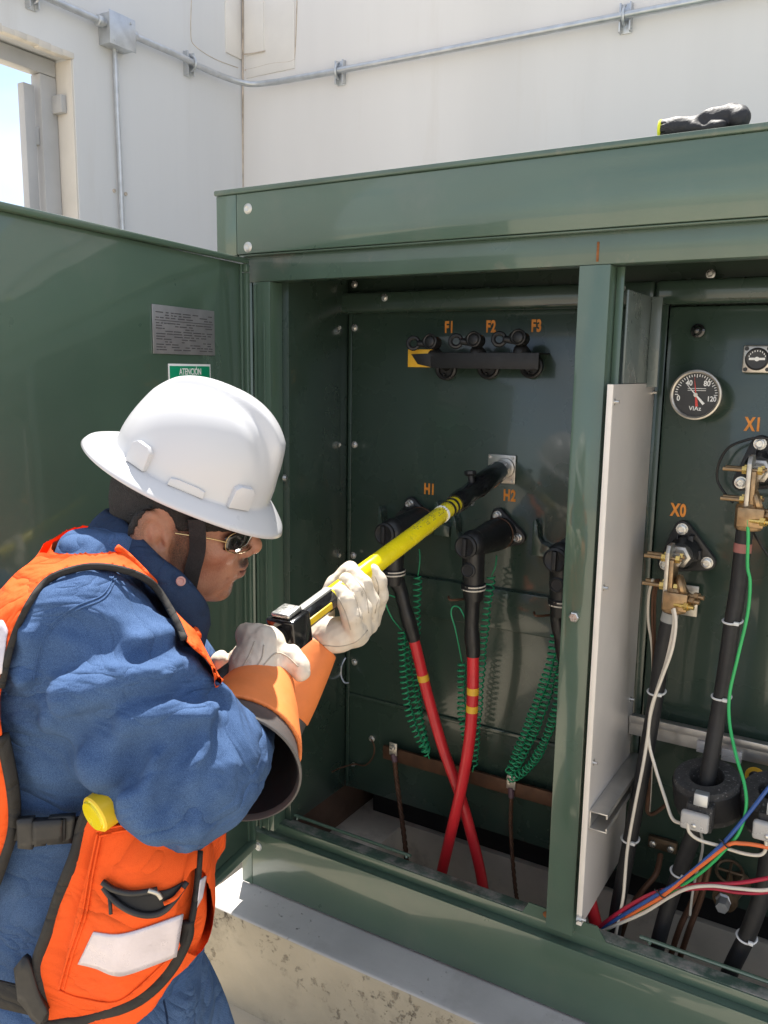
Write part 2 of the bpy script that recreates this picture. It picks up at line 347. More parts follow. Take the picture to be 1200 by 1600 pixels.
m = MB().box((WX+.0625, .708, 2.734), (WX+.0665, .829, 2.846), .0015)
for dy in (-.04, .04): m.cyl((WX+.066, .768+dy, 2.79+dy), (WX+.069, .768+dy, 2.79+dy), .005, n=8)
m.build('box_cover', M['galv'], jb)
for y in (.69, .845): MB().cyl((WX+off, y-.012, cz+.005), (WX+off, y+.012, cz+.005), .019, n=12, bev=.002).build('coupling', M['galv'], ct)
def clamp(c, ax):
    m = MB(); c = Vector(c)
    if ax == 'y':
        m.box((c.x-.033, c.y-.020, c.z-.045), (c.x-.010, c.y-.014, c.z+.045), .001); m.box((c.x-.033, c.y+.014, c.z-.045), (c.x-.010, c.y+.020, c.z+.045), .001)
        m.box((c.x-.0345, c.y-.0205, c.z-.047), (c.x-.031, c.y+.0205, c.z+.047), .001)
        m.tube([(c.x-.012, c.y, c.z+.028), (c.x+.006, c.y, c.z+.022), (c.x+.015, c.y, c.z), (c.x+.006, c.y, c.z-.022), (c.x-.012, c.y, c.z-.028)], .005, 6, 4)
    else:
        m.box((c.x-.020, c.y+.010, c.z-.045), (c.x-.014, c.y+.033, c.z+.045), .001); m.box((c.x+.014, c.y+.010, c.z-.045), (c.x+.020, c.y+.033, c.z+.045), .001)
        m.box((c.x-.0205, c.y+.031, c.z-.047), (c.x+.0205, c.y+.0345, c.z+.047), .001)
        m.tube([(c.x, c.y+.012, c.z+.034), (c.x, c.y-.006, c.z+.022), (c.x, c.y-.015, c.z), (c.x, c.y-.006, c.z-.022), (c.x, c.y+.012, c.z-.028)], .005, 6, 4)
    return m.build('strap_clamp', M['galv'], ct)
clamp((WX+off, .43, cz+.006), 'y'); clamp((WX+off, 1.16, cz+.002), 'y')
clamp((-.716, WY-off, cz-.017), 'x'); clamp((.445, WY-off, cz-.024), 'x')

# ================================================================== CONCRETE PAD (with cable pit)
PAD = .256
pad = thing('concrete_pad', 'raised concrete pad with an open cable pit, under the green cabinet', 'concrete pad', (1.2, .6, 0))
def slab(lo, hi): 
    return MB().box(lo, hi, .006, seg=2)
def rough(o, amp, sc, cuts):
    bm = bmesh.new(); bm.from_mesh(o.data)
    bmesh.ops.subdivide_edges(bm, edges=[e for e in bm.edges if e.calc_length() > .05], cuts=cuts, use_grid_fill=True)
    for v in bm.verts:
        p = (v.co + o.location)*sc
        v.co += Vector((mnoise.noise(p), mnoise.noise(p+Vector((9, 3, 1))), mnoise.noise(p+Vector((2, 7, 5)))))*amp
    bm.to_mesh(o.data); bm.free(); o.data.update()
fp = MB().box((-.046, -.122, -.02), (3.0, .06, PAD), .007, seg=3).build('pad_front', M['concrete'], pad); rough(fp, .0022, 6, 14)
fp.data.materials.append(M['concrete_cap'])                     # the trowelled top is greyer than the cast face
for f_ in fp.data.polygons: f_.material_index = 1 if f_.normal.z > .6 else 0
m = MB().box((-.046, .0605, -.02), (.215, 1.45, PAD-.0005), .004)
m.box((.2155, .475, -.02), (3.0, 1.45, PAD-.0005), .004)
m.build('pad_slab', M['concrete_top'], pad)
bx('pit_floor', (.2155, .0605, -.32), (3.0, .4745, -.30), M['concrete_top'], pad, 0)
bx('pit_wall', (.2155, .465, -.30), (3.0, .474, -.021), M['concrete_top'], pad, 0)

# ================================================================== TRANSFORMER CABINET
cab = thing('transformer_cabinet', 'dark green pad mounted transformer cabinet with its door swung open', 'electrical cabinet', (1.1, .6, PAD))
P, PW, PL, TK = M['paint'], M['paint_worn'], M['paint_lip'], M['tank']
XR = 2.35
# roof
m = MB().box((-.034, -.030, 1.9835), (XR, 1.16, 1.996), .004); roof = m.build('roof', PW, cab)
bx('roof_band', (.031, -.0255, 1.852), (XR, -.0195, 1.983), P, cab, .002)
m = MB().box((-.030, -.025, 1.850), (.0295, -.020, 1.983), .0015); m.box((-.030, -.0195, 1.850), (-.025, 1.15, 1.983), .0015)
m.build('roof_corner', P, cab)
MB().box((.031, -.0192, 1.848), (XR, -.003, 1.8515), .001).build('band_return', P, cab)
MB().box((.03, .0, 1.792), (XR, .0045, 1.870), .0015).box((.03, .0050, 1.792), (XR, .045, 1.7965), .0015).build('lintel', PW, cab)
p = PY(933, 400, -.002); MB().box((p[0]-.0018, -.0012, 1.797), (p[0]+.0025, .001, 1.832), .0004).build('rust_streak', M['rust'], cab)
# sides, roof lining, tank body
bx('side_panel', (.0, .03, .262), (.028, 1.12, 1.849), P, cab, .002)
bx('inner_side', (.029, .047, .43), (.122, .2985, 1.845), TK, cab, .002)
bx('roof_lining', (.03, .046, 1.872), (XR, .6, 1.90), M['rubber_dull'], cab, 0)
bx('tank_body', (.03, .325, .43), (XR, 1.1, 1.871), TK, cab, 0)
bx('tank_base', (.10, .49, .258), (XR, 1.1, .4295), M['rubber_dull'], cab, 0)
bx('base_rail', (.03, .06, .258), (.060, .6, .43), M['wood'], cab, .002)
# jamb with folded strips
m = MB().box((.056, .0, .43), (.1045, .0045, 1.7915), .0015); m.box((.100, .005, .43), (.1045, .046, 1.7915), .001)
m.box((.062, -.007, .43), (.067, -.0003, 1.785), .001); m.box((.088, -.005, .43), (.092, -.0003, 1.70), .001)
m.build('hinge_jamb', P, cab)
# skirt
m = MB().box((.034, -.0035, .262), (XR, .0, .415), .001); m.build('skirt', P, cab)
m = MB().box((.0, -.0042, .260), (.0335, .0005, .418), .001); m.build('skirt_corner', P, cab)
m = MB().box((.034, .0003, .4105), (XR, .0195, .4150), .001); m.build('sill_step', PW, cab)
bx('sill_riser', (.06, .020, .400), (XR, .0235, .441), P, cab, .001)
m = MB().box((.075, .0238, .4385), (XR, .056, .4425), .001); m.box((.075, .0545, .424), (XR, .0575, .4382), .001)
m.build('sill_lip', PL, cab)
m = MB().prism([(.770, .0190, .441), (.955, .0190, .441), (.935, .0190, .470), (.785, .0190, .470)], (0, .0035, 0)); m.build('sill_tab', P, cab)
for q in ((.828, .0182, .457), (.852, .0182, .449)):
    MB().ball(q, .008, (1.3, .3, 1)).build('rust_spot', M['rust'], cab)
# post
m = MB().box((.831, .0, .442), (.8895, .0045, 1.7915), .0015); m.box((.885, .005, .442), (.8893, .045, 1.7912), .001)
m.box((.8895, .041, .442), (.904, .0455, 1.7912), .001); m.box((.831, .005, .442), (.8352, .045, 1.7912), .001)
m.build('post', P, cab)
# bolts (shared meshes)
def bolt_mesh(name, r, mat_, hexa=True):
    m = MB(); m.lathe([(0, r*1.5), (.0012, r*1.5), (.0014, r*1.35)], (0, 0, 0), (0, -1, 0), 16)
    m.lathe([(.0012, r), (r*.85, r), (r*1.0, r*.8)], (0, 0, 0), (0, -1, 0), 6 if hexa else 14)
    o = m.build(name, mat_, cab); return o
def dome_mesh(name, r, mat_):
    return MB().lathe([(0, r), (r*.12, r), (r*.3, r*.9), (r*.45, r*.6), (r*.5, r*.45), (r*.42, r*.3), (r*.42, .0002)], (0, 0, 0), (0, -1, 0), 18).build(name, mat_, cab)
b0 = dome_mesh('roof_bolt', .0125, M['boltp']); q = PY(387, 326, -.026); b0.location = Vector(q)-LOC[cab.name]
for px, py, Y in ((387, 386, -.026), (403, 1323, -.004)): inst('roof_bolt', b0, PY(px, py, Y), cab)
b1 = bolt_mesh('hex_bolt', .0105, M['steel']); b1.location = Vector(PY(897, 964, -.003))-LOC[cab.name]
b2 = bolt_mesh('tank_bolt', .0062, M['steel']); b2.location = Vector(PY(553, 512, .297))-LOC[cab.name]
for px, py, Y in ((553, 695, .297), (551, 868, .297), (553, 1035, .297), (600, 465, .266), (553, 444, .29), (580, 1155, .297), (969, 450, .07), (1110, 428, .29)):
    inst('tank_bolt', b2, PY(px, py, Y), cab)
for k, (px, py) in enumerate(((530, 512), (530, 695), (530, 868), (446, 747))):
    o = inst('tank_bolt', b2, PX(px, py, .1215), cab, (0, 0, R_(90)))
# tank front, left compartment
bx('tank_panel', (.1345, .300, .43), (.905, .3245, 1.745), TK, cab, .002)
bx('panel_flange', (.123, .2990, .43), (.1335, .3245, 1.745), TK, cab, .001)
MB().box((.085, .268, 1.736), (.905, .2995, 1.788), .010, seg=3).build('top_rail', TK, cab)
MB().box((.30, .284, .975), (.83, .2995, 1.075), .004).build('stiffener', TK, cab)
MB().box((.1355, .2945, .700), (.90, .2997, .712), .002).build('weld_seam', TK, cab)
bx('copper_bar', (.262, .272, .560), (.90, .281, .597), M['copper'], cab, .001)
# parking hooks beside the bushings
def hook(px, py, s=1.):
    c = PY(px, py, .298)
    q = [(-.006, .050), (0, .056), (.006, .042), (.008, .012), (.016, .0), (.036, -.006), (.036, -.03), (-.006, -.03)]
    MB().prism([(c[0]+a*s, .299, c[2]+b*s) for a, b in q], (0, -.030, 0), .0008).build('parking_hook', TK, cab)
hook(601, 822); hook(716, 838); hook(842, 845); hook(690, 815)
# right compartment
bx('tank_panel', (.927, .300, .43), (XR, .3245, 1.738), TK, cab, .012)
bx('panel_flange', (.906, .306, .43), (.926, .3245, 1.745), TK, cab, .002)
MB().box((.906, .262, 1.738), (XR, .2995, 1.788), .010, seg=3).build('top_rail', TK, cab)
# divider
m = MB().box((.908, .0475, 1.578), (.9125, .262, 1.750), .001); m.box((.9128, .215, 1.57), (.934, .2195, 1.750), .001)
m.build('divider_plate', M['sheet'], cab)
MB().box((.9095, -.016, .487), (.9130, .285, 1.577), .0008).build('barrier_panel', M['barrier'], cab)
MB().box((.9020, -.0205, .487), (.9130, -.0165, 1.577), .0008).build('barrier_edge', M['barrier_edge'], cab)
sn = MB().lathe([(0, .009), (.002, .009), (.0021, .0064), (.010, .0064), (.0101, .0034), (.018, .003)], (0, 0, 0), (1, 0, 0), 8).build('screw_nut', M['steel'], cab)
sn.location = Vector(PX(960, 628, .913))-LOC[cab.name]
for px, py in ((1020, 613), (943, 918), (985, 1092), (927, 1191), (909, 1436)): inst('screw_nut', sn, PX(px, py, .913), cab)
bx('red_gasket', (.9045, .012, .49), (.9085, .018, .60), M['red'], cab, .0005)
# aluminium supports
def cchan(name, x0, x1, z0, z1, y0, y1, t, M_, axis):
    lip = .010
    m = MB()
    if axis == 'y':
        m.box((x0, y0, z1-t), (x1, y1, z1), .0005); m.box((x0, y0, z0), (x1, y1, z0+t), .0005); m.box((x0, y0, z0+t+.0002), (x0+t, y1, z1-t-.0002), .0005)
        m.box((x1-t, y0, z0+t+.0002), (x1, y1, z0+lip), .0005); m.box((x1-t, y0, z1-lip), (x1, y1, z1-t-.0002), .0005)
    else:
        m.box((x0, y0, z1-t), (x1, y1, z1), .0005); m.box((x0, y0, z0), (x1, y1, z0+t), .0005); m.box((x0, y1-t, z0+t+.0002), (x1, y1, z1-t-.0002), .0005)
        m.box((x0, y0, z0+t+.0002), (x1, y0+t, z0+lip), .0005); m.box((x0, y0, z1-lip), (x1, y0+t, z1-t-.0002), .0005)
    return m.build(name, M_, cab)
cchan('support_channel', .9135, .950, .698, .738, -.012, .2985, .003, M['alu'], 'y')
m = MB().box((.915, .252, .800), (XR, .256, .838), .001); m.box((.915, .2562, .8345), (XR, .285, .8385), .001); m.box((.915, .2475, .829), (XR, .2518, .846), .001)
m.build('support_rail', M['alu'], cab)
for px, py in ((1104, 1168), (1143, 1181)):
    c = PY(px, py, .248); MB().box((c[0]-.020, .243, c[2]-.013), (c[0]+.020, .2515, c[2]+.013), .002).build('rail_clip', M['clear'], cab)
# stay rods lying on the sill
def rod(x0, x1, z=.449, y=.064): MB().tube([(x0-.004, y-.004, z-.006), (x0, y, z), (x0+.01, y, z+.001), (x1-.01, y, z+.001), (x1, y, z), (x1+.004, y-.004, z-.006)], .0042, 8, 4).build('stay_rod', P, cab)
rod(.135, .455); rod(1.035, 1.5)

c = PY(1076, 938, .288); bx('ground_plate', (c[0]-.020, .284, c[2]-.034), (c[0]+.020, .288, c[2]+.034), M['tin'], cab, .002)
# ---- orange stencils
FR = (R_(90), 0, 0)
def stencil(s, px, py, size, Y=.2992): text('stencil_lettering', s, size, PY(px, py, Y), FR, M['stencil'], cab, bold=.0016, sx=.66, depth=.0003, space=1.12)
for s, px, py in (('F1', 702, 512), ('F2', 767, 511), ('F3', 838, 510)): stencil(s, px, py, .037)
for s, px, py in (('H1', 671, 765), ('H2', 796, 775)): stencil(s, px, py, .037)
for s, px, py in (('X1', 1177, 664), ('X0', 1060, 798)): stencil(s, px, py, .037)

# ---- fuse holders with drip tray
for i, (px, py) in enumerate(((699, 572), (765, 570), (832, 568))):
    c = Vector(PY(px, py, .3))
    fh = MB().lathe([(0, .028), (.010, .028), (.012, .024), (.010, .019), (.004, .018)], c+Vector((0, -.0005, -.006)), (0, -1, 0), 20)
    for k in range(3): fh.ball(c+Vector((.0205*math.cos(k*2.1+.4), -.013, .0205*math.sin(k*2.1+.4))), .0035, n=8)
    fh = fh.build('fuse_holder', M['rubber'], cab)
    ax = Vector((-.10, -.80, .38)).normalized()
    MB().lathe([(0, .013), (.045, .013), (.046, .017), (.066, .018), (.075, .012), (.078, .004)], c, ax, 14).build('fuse_plug', M['black'], fh)
    e = c + Vector((-.048, -.085, .052))
    m = MB().torus(e, (.35, -1, .1), .013, .0052, 18, 8); m.cyl(e+Vector((.012, 0, 0)), e+Vector((.048, .01, -.004)), .0078, .010, 10, .001)
    m.ball(e+Vector((.036, .004, .004)), .0145, (1, 1, .95)); m.cyl(e+Vector((.052, .02, .0)), e+Vector((.050, -.016, .004)), .0150, .013, 14, .003); m.torus(e+Vector((.050, -.012, .004)), (0, -1, .1), .0155, .003, 18, 6)
    m.build('pull_eye', M['black'], fh)
dl, dr = PY(674, 560, .230)-np.array([.01, 0, 0]), PY(846, 562, .235)
m = MB(); m.box((dl[0]+.01, .228, 1.602), (dr[0]-.004, .231, 1.638), .0008); m.box((dl[0]+.01, .2312, 1.636), (dr[0]-.004, .2985, 1.639), .0008)
m.prism([(dl[0]-.044, .2310, 1.634), (dl[0]+.0095, .2310, 1.636), (dl[0]+.0095, .2310, 1.604), (dl[0]-.026, .2310, 1.611)], (0, -.003, 0), .0004)
m.build('drip_tray', M['rubber_dull'], cab)
a = PY(638, 546, .233); b = PY(676, 574, .233)
bx('yellow_label', (a[0], .2316, b[2]), (b[0], .2335, a[2]), M['tape_y'], cab, .0005)
# operating plate where the stick lands
m = MB().box((.530, .2925, 1.333), (.602, .2995, 1.402), .004); m.cyl((.577, .2928, 1.371), (.577, .286, 1.371), .024, n=24, bev=.001)
opl = m.build('switch_plate', M['tin'], cab)
for dx, dz in ((-.028, .027), (.028, .027), (-.028, -.027), (.028, -.027)): MB().cyl((.566+dx, .293, 1.3675+dz), (.566+dx, .2905, 1.3675+dz), .004, n=10).build('plate_screw', M['steel'], opl)

# ---- bushings: three lobed flange with bolts (copied)
def tri_flange(c, R=.042, r=.017, rot=90, y=.2985, th=.012):
    pts = []
    for k in range(3):
        a0 = R_(rot+120*k)
        cx, cz_ = R*math.cos(a0), R*math.sin(a0)
        for t in np.linspace(-60, 60, 7): pts.append((c[0]+cx+r*math.cos(a0+R_(t)), y, c[2]+cz_+r*math.sin(a0+R_(t))))
    return pts
def bushing(c, rot, name='bushing', rb=.0085):
    m = MB().prism(tri_flange(c, rot=rot), (0, -.014, 0), .002); m.lathe([(0, .036), (.03, .036), (.05, .031)], (c[0], .285, c[2]), (0, -1, 0), 24)
    b = m.build(name, M['rubber'], cab)
    for k in range(3):
        a0 = R_(rot+120*k); p = (c[0]+.042*math.cos(a0), .284, c[2]+.042*math.sin(a0))
        mm = MB().lathe([(0, .011), (.002, .011), (.0021, rb), (.012, rb), (.0125, rb*.7), (.0095, rb*.65), (.0095, .0003)], p, (0, -1, 0), 12).build('flange_bolt', M['steel'], b)
    return b
HX = [(.337, 1.222), (.578, 1.217), (.786, 1.214)]
for x, z in HX: bushing((x, 0, z), 108)
# gauges -----------------------------------------------------------
gc = Vector(PY(1087, 617, .262)); gr = .0505
gg = MB().lathe([(0, .040), (.030, .042), (.030, gr), (.036, gr+.001), (.040, gr), (.041, gr-.003), (.039, gr-.006), (.0305, gr-.0062)], gc+Vector((0, .036, 0)), (0, -1, 0), 48).build('temperature_gauge', M['tin'], cab)
MB().lathe([(0, gr-.006), (.001, gr-.006)], gc+Vector((0, .004, 0)), (0, -1, 0), 40).build('dial', M['dial'], gg)
yF = gc.y+.0026
for s, dx, dz, sz in (('0', -.0345, -.008, .0155), ('40', -.0150, .0235, .0155), ('80', .0200, .0230, .0155), ('120', .0310, -.008, .0145)):
    text('numeral', s, sz, (gc.x+dx, yF, gc.z+dz), FR, M['white'], gg, bold=.0003, sx=.85, depth=.0002)
text('maker_lettering', 'VIAz', .0125, (gc.x, yF, gc.z-.028), FR, M['white'], gg, bold=.0001, depth=.0002)
m = MB()
for k in range(25):
    t = R_(180-k*7.5*1.0); L0 = .0070 if k % 4 == 0 else .0048
    d = Vector((math.cos(t), 0, math.sin(t))); c = Vector((gc.x, yF, gc.z)); n_ = Vector((-d.z, 0, d.x))*.0007
    a, b = c+d*(gr-.0085), c+d*(gr-.0085-L0)
    m.prism([a-n_, a+n_, b+n_, b-n_], (0, -.0003, 0))
for k in range(2): m.box((gc.x-.017, yF-.0003, gc.z+.0085+.004*k), (gc.x+.019, yF, gc.z+.0095+.004*k), 0)
m.build('scale_marks', M['white'], gg)
def needle(ang, L, Lb, wd, M_, yo, nm='needle'):
    d = Vector((math.cos(R_(ang)), 0, math.sin(R_(ang)))); n_ = Vector((-d.z, 0, d.x)); c = Vector((gc.x, yF-yo, gc.z))
    MB().prism([c+d*L, c+n_*wd*.5, c-d*Lb*.5+n_*wd*.8, c-d*Lb+n_*wd, c-d*Lb-n_*wd, c-d*Lb*.5-n_*wd*.8, c-n_*wd*.5], (0, -.0006, 0)).build(nm, M_, gg)
needle(98, .039, .024, .0028, M['needle_red'], .0008); needle(132, .034, .025, .0027, M['white'], .002)
MB().cyl((gc.x, yF, gc.z), (gc.x, yF-.004, gc.z), .0042, n=16).build('hub', M['tin'], gg)
# level gauge
sc = Vector(PY(1183, 561, .287)); s = .0275
lg = MB().box((sc.x-s, sc.y, sc.z-s), (sc.x+s, .2995, sc.z+s), .004).build('level_gauge', M['tin'], cab)
MB().lathe([(0, .0225), (.003, .0225), (.0045, .0205), (.003, .019), (.002, .0005)], sc+Vector((0, .001, 0)), (0, -1, 0), 32).build('dial', M['dial'], lg)
m = MB().box((sc.x-.015, sc.y-.0025, sc.z-.002), (sc.x+.015, sc.y-.0015, sc.z+.0025), 0); m.cyl((sc.x, sc.y, sc.z), (sc.x, sc.y-.004, sc.z), .0045, n=12)
for k in range(9):
    t = R_(20+k*17.5); m.box((sc.x+.016*math.cos(t)-.0008, sc.y-.0020, sc.z+.016*math.sin(t)-.0015), (sc.x+.016*math.cos(t)+.0008, sc.y-.0012, sc.z+.016*math.sin(t)+.0015), 0)
m.build('needle', M['white'], lg)
for dx in (-1, 1):
    for dz in (-1, 1): MB().cyl((sc.x+dx*.0205, sc.y-.0006, sc.z+dz*.0205), (sc.x+dx*.0205, sc.y+.002, sc.z+dz*.0205), .0042, n=12).build('screw', M['rubber'], lg)
c = PY(1091, 517, .298); MB().lathe([(0, .014), (.006, .014), (.008, .010), (.016, .0085), (.022, .006), (.024, .001)], c, (0, -1, 0), 16).build('relief_plug', M['black_gloss'], cab)

# ---- low voltage terminals
def lv_terminal(cx, cz_, rot, spade_px, ys):
    m = MB().prism(tri_flange((cx, 0, cz_), R=.050, rot=rot), (0, -.016, 0), .002)
    m.lathe([(0, .034), (.020, .034), (.030, .028), (.045, .026)], (cx, .284, cz_), (0, -1, 0), 24)
    for k in range(6):
        t = R_(60*k); m.box((cx+.02*math.cos(t)-.002, .262, cz_+.02*math.sin(t)-.01), (cx+.034*math.cos(t)+.002, .283, cz_+.034*math.sin(t)+.01), .001)
    b = m.build('terminal_bushing', M['rubber'], cab)
    for k in range(3):
        a0 = R_(rot+120*k); p = (cx+.050*math.cos(a0), .283, cz_+.050*math.sin(a0))
        MB().lathe([(0, .0125), (.002, .0125), (.0021, .0095), (.012, .0095), (.0125, .007), (.009, .006), (.009, .0003)], p, (0, -1, 0), 14).build('flange_bolt', M['steel'], b)
    MB().lathe([(0, .024), (.018, .024), (.02, .018), (.05, .015)], (cx, .242, cz_), (0, -1, 0), 6).build('stud_nut', M['tin'], b)
    # spade: two plates side by side facing -X, standing in the YZ plane
    sx = cx-.012; y0, y1 = .155, .215
    MB().prism([(sx, y0, cz_-.085), (sx, y1-.012, cz_-.085), (sx, y1, cz_-.06), (sx, y1, cz_+.015), (sx, y1-.016, cz_+.034), (sx, y0+.01, cz_+.034), (sx, y0, cz_+.02)], (.008, 0, 0), .001).build('spade', M['tin'], b)
    MB().prism([(sx+.0085, y0+.004, cz_-.105), (sx+.0085, y1-.008, cz_-.105), (sx+.0085, y1-.004, cz_+.005), (sx+.0085, y0+.004, cz_+.005)], (.008, 0, 0), .001).build('lug_bar', M['bronze'], b)
    for dz in (.006, -.052):
        for dy in (.0, .028):
            p = Vector((sx, y0+.016+dy, cz_+dz))
            mm = MB().cyl(p+Vector((-.045, 0, 0)), p+Vector((.03, 0, 0)), .0042, n=10)
            mm.build('stud', M['bronze'], b)
            MB().lathe([(0, .0085), (.008, .0085)], p+Vector((-.010, 0, 0)), (1, 0, 0), 6).lathe([(0, .0085), (.008, .0085)], p+Vector((.018, 0, 0)), (1, 0, 0), 6).build('nut', M['brass'], b)
    return sx, (y0+y1)/2, cz_
def lv_clamp(c, ax, tag_):
    """bronze cable clamp with three bolts at the head of a cable"""
    c = Vector(c)
    m = MB().lathe([(-.034, .0235), (-.030, .0255), (.012, .0255), (.018, .020)], c, ax, 16)
    m.box((c.x-.018, c.y-.031, c.z-.026), (c.x+.030, c.y-.018, c.z+.012), .003)
    m.torus(c+Vector((.012, 0, .020)), (1, .2, .3), .018, .008, 16, 8)
    m.torus(c+Vector((.004, .0, .004)), (.1, .1, 1), .0225, .007, 18, 8)
    b = m
    return b
# ================================================================== DOOR (part of the cabinet)
DA = R_(8.5); DH = np.array([.045, -.014, 0.]); DD = np.array([math.sin(DA), -math.cos(DA), 0]); DN = np.array([math.cos(DA), math.sin(DA), 0])
Md = Matrix([[DD[0], DN[0], 0, DH[0]], [DD[1], DN[1], 0, DH[1]], [0, 0, 1, 0], [0, 0, 0, 1]])  # x along the door, y out of its inner face
DL, DZ0, DZ1 = .86, .382, 1.842
m = MB().box((.012, -.020, DZ0+.02), (DL, 0, DZ1-.012), .002, Md); door = m.build('door', P, cab)
MB().box((.004, -.024, DZ1-.0118), (DL, .014, DZ1), .003, Md).box((.004, -.024, DZ1-.03), (.016, .0142, DZ1-.0122), .002, Md).build('door_top_flange', P, door)
MB().box((.0, -.024, DZ0), (.0115, .012, DZ1-.031), .002, Md).box((.022, .0005, DZ0+.022), (.026, .006, DZ1-.0125), .001, Md).build('door_edge_flange', P, door)
MB().box((.004, -.024, DZ0-.002), (DL, .016, DZ0+.0195), .003, Md).build('door_bottom_flange', P, door)
def dpt(s, z, o=0.): return DH + DD*s + DN*o + np.array([0, 0, z])
m = MB()
q = MB().box((.133, .0006, 1.622), (.345, .0030, 1.717), .0006, Md).build('rating_plate', M['plate'], door)
m = MB()
for k in range(15):
    z = 1.703 - k*.0052
    if k == 3: m.box((.139, .0031, z-.0007), (.339, .0034, z+.0007), 0, Md); continue
    xx = .336
    while xx > .15:
        L = random.uniform(.006, .030)
        if random.random() < .78: m.box((max(xx-L, .143), .0031, z-.0010), (xx, .0034, z+.0010), 0, Md)
        xx -= L+random.uniform(.002, .009)
m.build('engraving', M['plate_ink'], q)
lb = MB().box((.150, .0006, 1.500), (.298, .0016, 1.603), .0003, Md).build('warning_label', M['white'], door)
MB().box((.1535, .00165, 1.5035), (.2945, .0021, 1.5985), .0002, Md).build('label_ground', M['sign_green'], lb)
TR_ = (R_(90), 0, R_(90)+DA)
text('label_lettering', 'ATENCIÓN', .0185, dpt(.224, 1.5865, .0023), TR_, M['white'], lb, bold=.0004, sx=.82, depth=.0001)
m = MB()
for k in range(7):
    z = 1.570-.008*k; a = .162
    while a < .285:
        L = random.uniform(.004, .014)
        m.box((a, .00215, z-.0012), (min(a+L, .287), .0023, z+.0012), 0, Md); a += L+.0025
m.build('fine_print', M['white'], lb)
for z in (.62, 1.12, 1.62): MB().cyl(DH+[-.004, -.004, z-.05], DH+[-.004, -.004, z+.05], .009, n=10).build('hinge', P, door)

# ================================================================== RED PRIMARY CABLES WITH BLACK ELBOWS
def elbow_cable(label, x, z, sleeve, red, bands, loop=None, side=0.):
    t = thing('elbow_cable', label, 'power cable', (x, .2, z), 'red primary cables on the dead front bushings')
    yf = .128
    m = MB().lathe([(0, .030), (.004, .0375), (.05, .038), (.058, .0365), (.085, .0345), (.12, .031), (.135, .030), (.150, .028)], (x, .283, z), (-.04, -1, -.03), 24)
    m.ball((x-.008, yf+.012, z-.005), .0315, (1, .95, 1.05), 18)
    m.lathe([(0, .026), (.05, .0255), (.086, .0245), (.088, .028), (.100, .028), (.102, .0245), (.125, .022)], (x-.008, yf+.014, z-.010), (.02, .03, -1), 22)
    b = m.build('elbow', M['rubber'], t)
    e = Vector((x-.010, yf-.018, z-.006))
    m = MB().lathe([(0, .0265), (.007, .0265), (.010, .022), (.008, .019)], e, (0, -1, 0), 22); m.box((e.x-.005, e.y-.016, e.z-.02), (e.x+.005, e.y-.007, e.z+.02), .002)
    m.build('pulling_eye', M['rubber_dull'], b)
    MB().lathe([(0, .0175), (.004, .0175), (.006, .014), (.004, .012)], (x-.008, yf-.008, z-.062), (0, -1, .05), 18).build('test_point_cap', M['rubber_dull'], b)
    for dz in (-.101, -.109): MB().torus((x-.0055, yf+.017, z+dz), (.02, .03, -1), .0262, .0024, 24, 6).build('cream_band', M['wire_w'], b)
    MB().torus((x, .262, z), (0, -1, 0), .0375, .0018, 24, 6).build('copper_tie', M['copper'], b)
    MB().tube([(x-.03, yf+.02, z-.139), (x-.05, yf-.01, z-.137), (x-.06, yf, z-.133)], .0028, 6, 5).build('drain_strap', M['copper'], b)
    p0 = [(x-.005, yf+.018, z-.118)]
    MB().tube(p0+sleeve, [.022, .0205, .019, .0165, .0175, .0155, .018, .0185, .017, .0165, .0165, .0160], 16, 8).build('cable_sleeve', M['rubber'], t)
    rc = MB().tube(red, .0138, 16, 8).build('red_cable', M['red'], t)
    sp = smooth_path(red, 16)
    for bpx in bands:   # bands wound round the cable at given heights
        i = min(range(len(sp)-1), key=lambda k: abs(sp[k].z-bpx)); d = (sp[i+1]-sp[i-1]).normalized()
        MB().cyl(sp[i]-d*.0085, sp[i]+d*.0085, .0144, n=18).build('yellow_band', M['tape_y'], rc)
    return t
E1 = PD(330, 1075, 1.15); E2 = PY(790, 728, .292)
x, z = HX[0]
elbow_cable('red cable under H1, crossing behind the other red cable', x+.03, z,
    [PY(625, 920, .155), PY(634, 955, .16), PY(643, 985, .17), PY(647, 1000, .175)],
    [PY(643, 985, .17), PY(652, 1020, .18), PY(668, 1085, .2), PY(691, 1165, .215), PY(718, 1240, .22), PY(738, 1310, .225), PY(752, 1370, .23), PY(762, 1440, .23), PY(768, 1500, .22)],
    [PY(663, 1060, .19)[2]])
x, z = HX[1]
elbow_cable('red cable under H2, crossing in front with two yellow bands', x, z,
    [PY(738, 945, .145), PY(737, 985, .148), PY(739, 1010, .15), PY(739, 1025, .15)],
    [PY(739, 1012, .15), PY(739, 1060, .15), PY(738, 1100, .15), PY(733, 1160, .155), PY(721, 1230, .165), PY(705, 1300, .18), PY(691, 1360, .19), PY(676, 1430, .2), PY(664, 1490, .2)],
    [PY(738, 1078, .15)[2], PY(738, 1108, .15)[2]])
x, z = HX[2]
elbow_cable('rightmost black elbow half hidden behind the green post', x, z,
    [PY(872, 965, .145), PY(878, 1000, .148), PY(886, 1040, .15), PY(888, 1060, .15)],
    [PY(887, 1050, .15), PY(893, 1110, .15), PY(902, 1200, .14), PY(910, 1300, .13), PY(921, 1400, .12), PY(932, 1450, .12), PY(940, 1520, .12)],
    [])

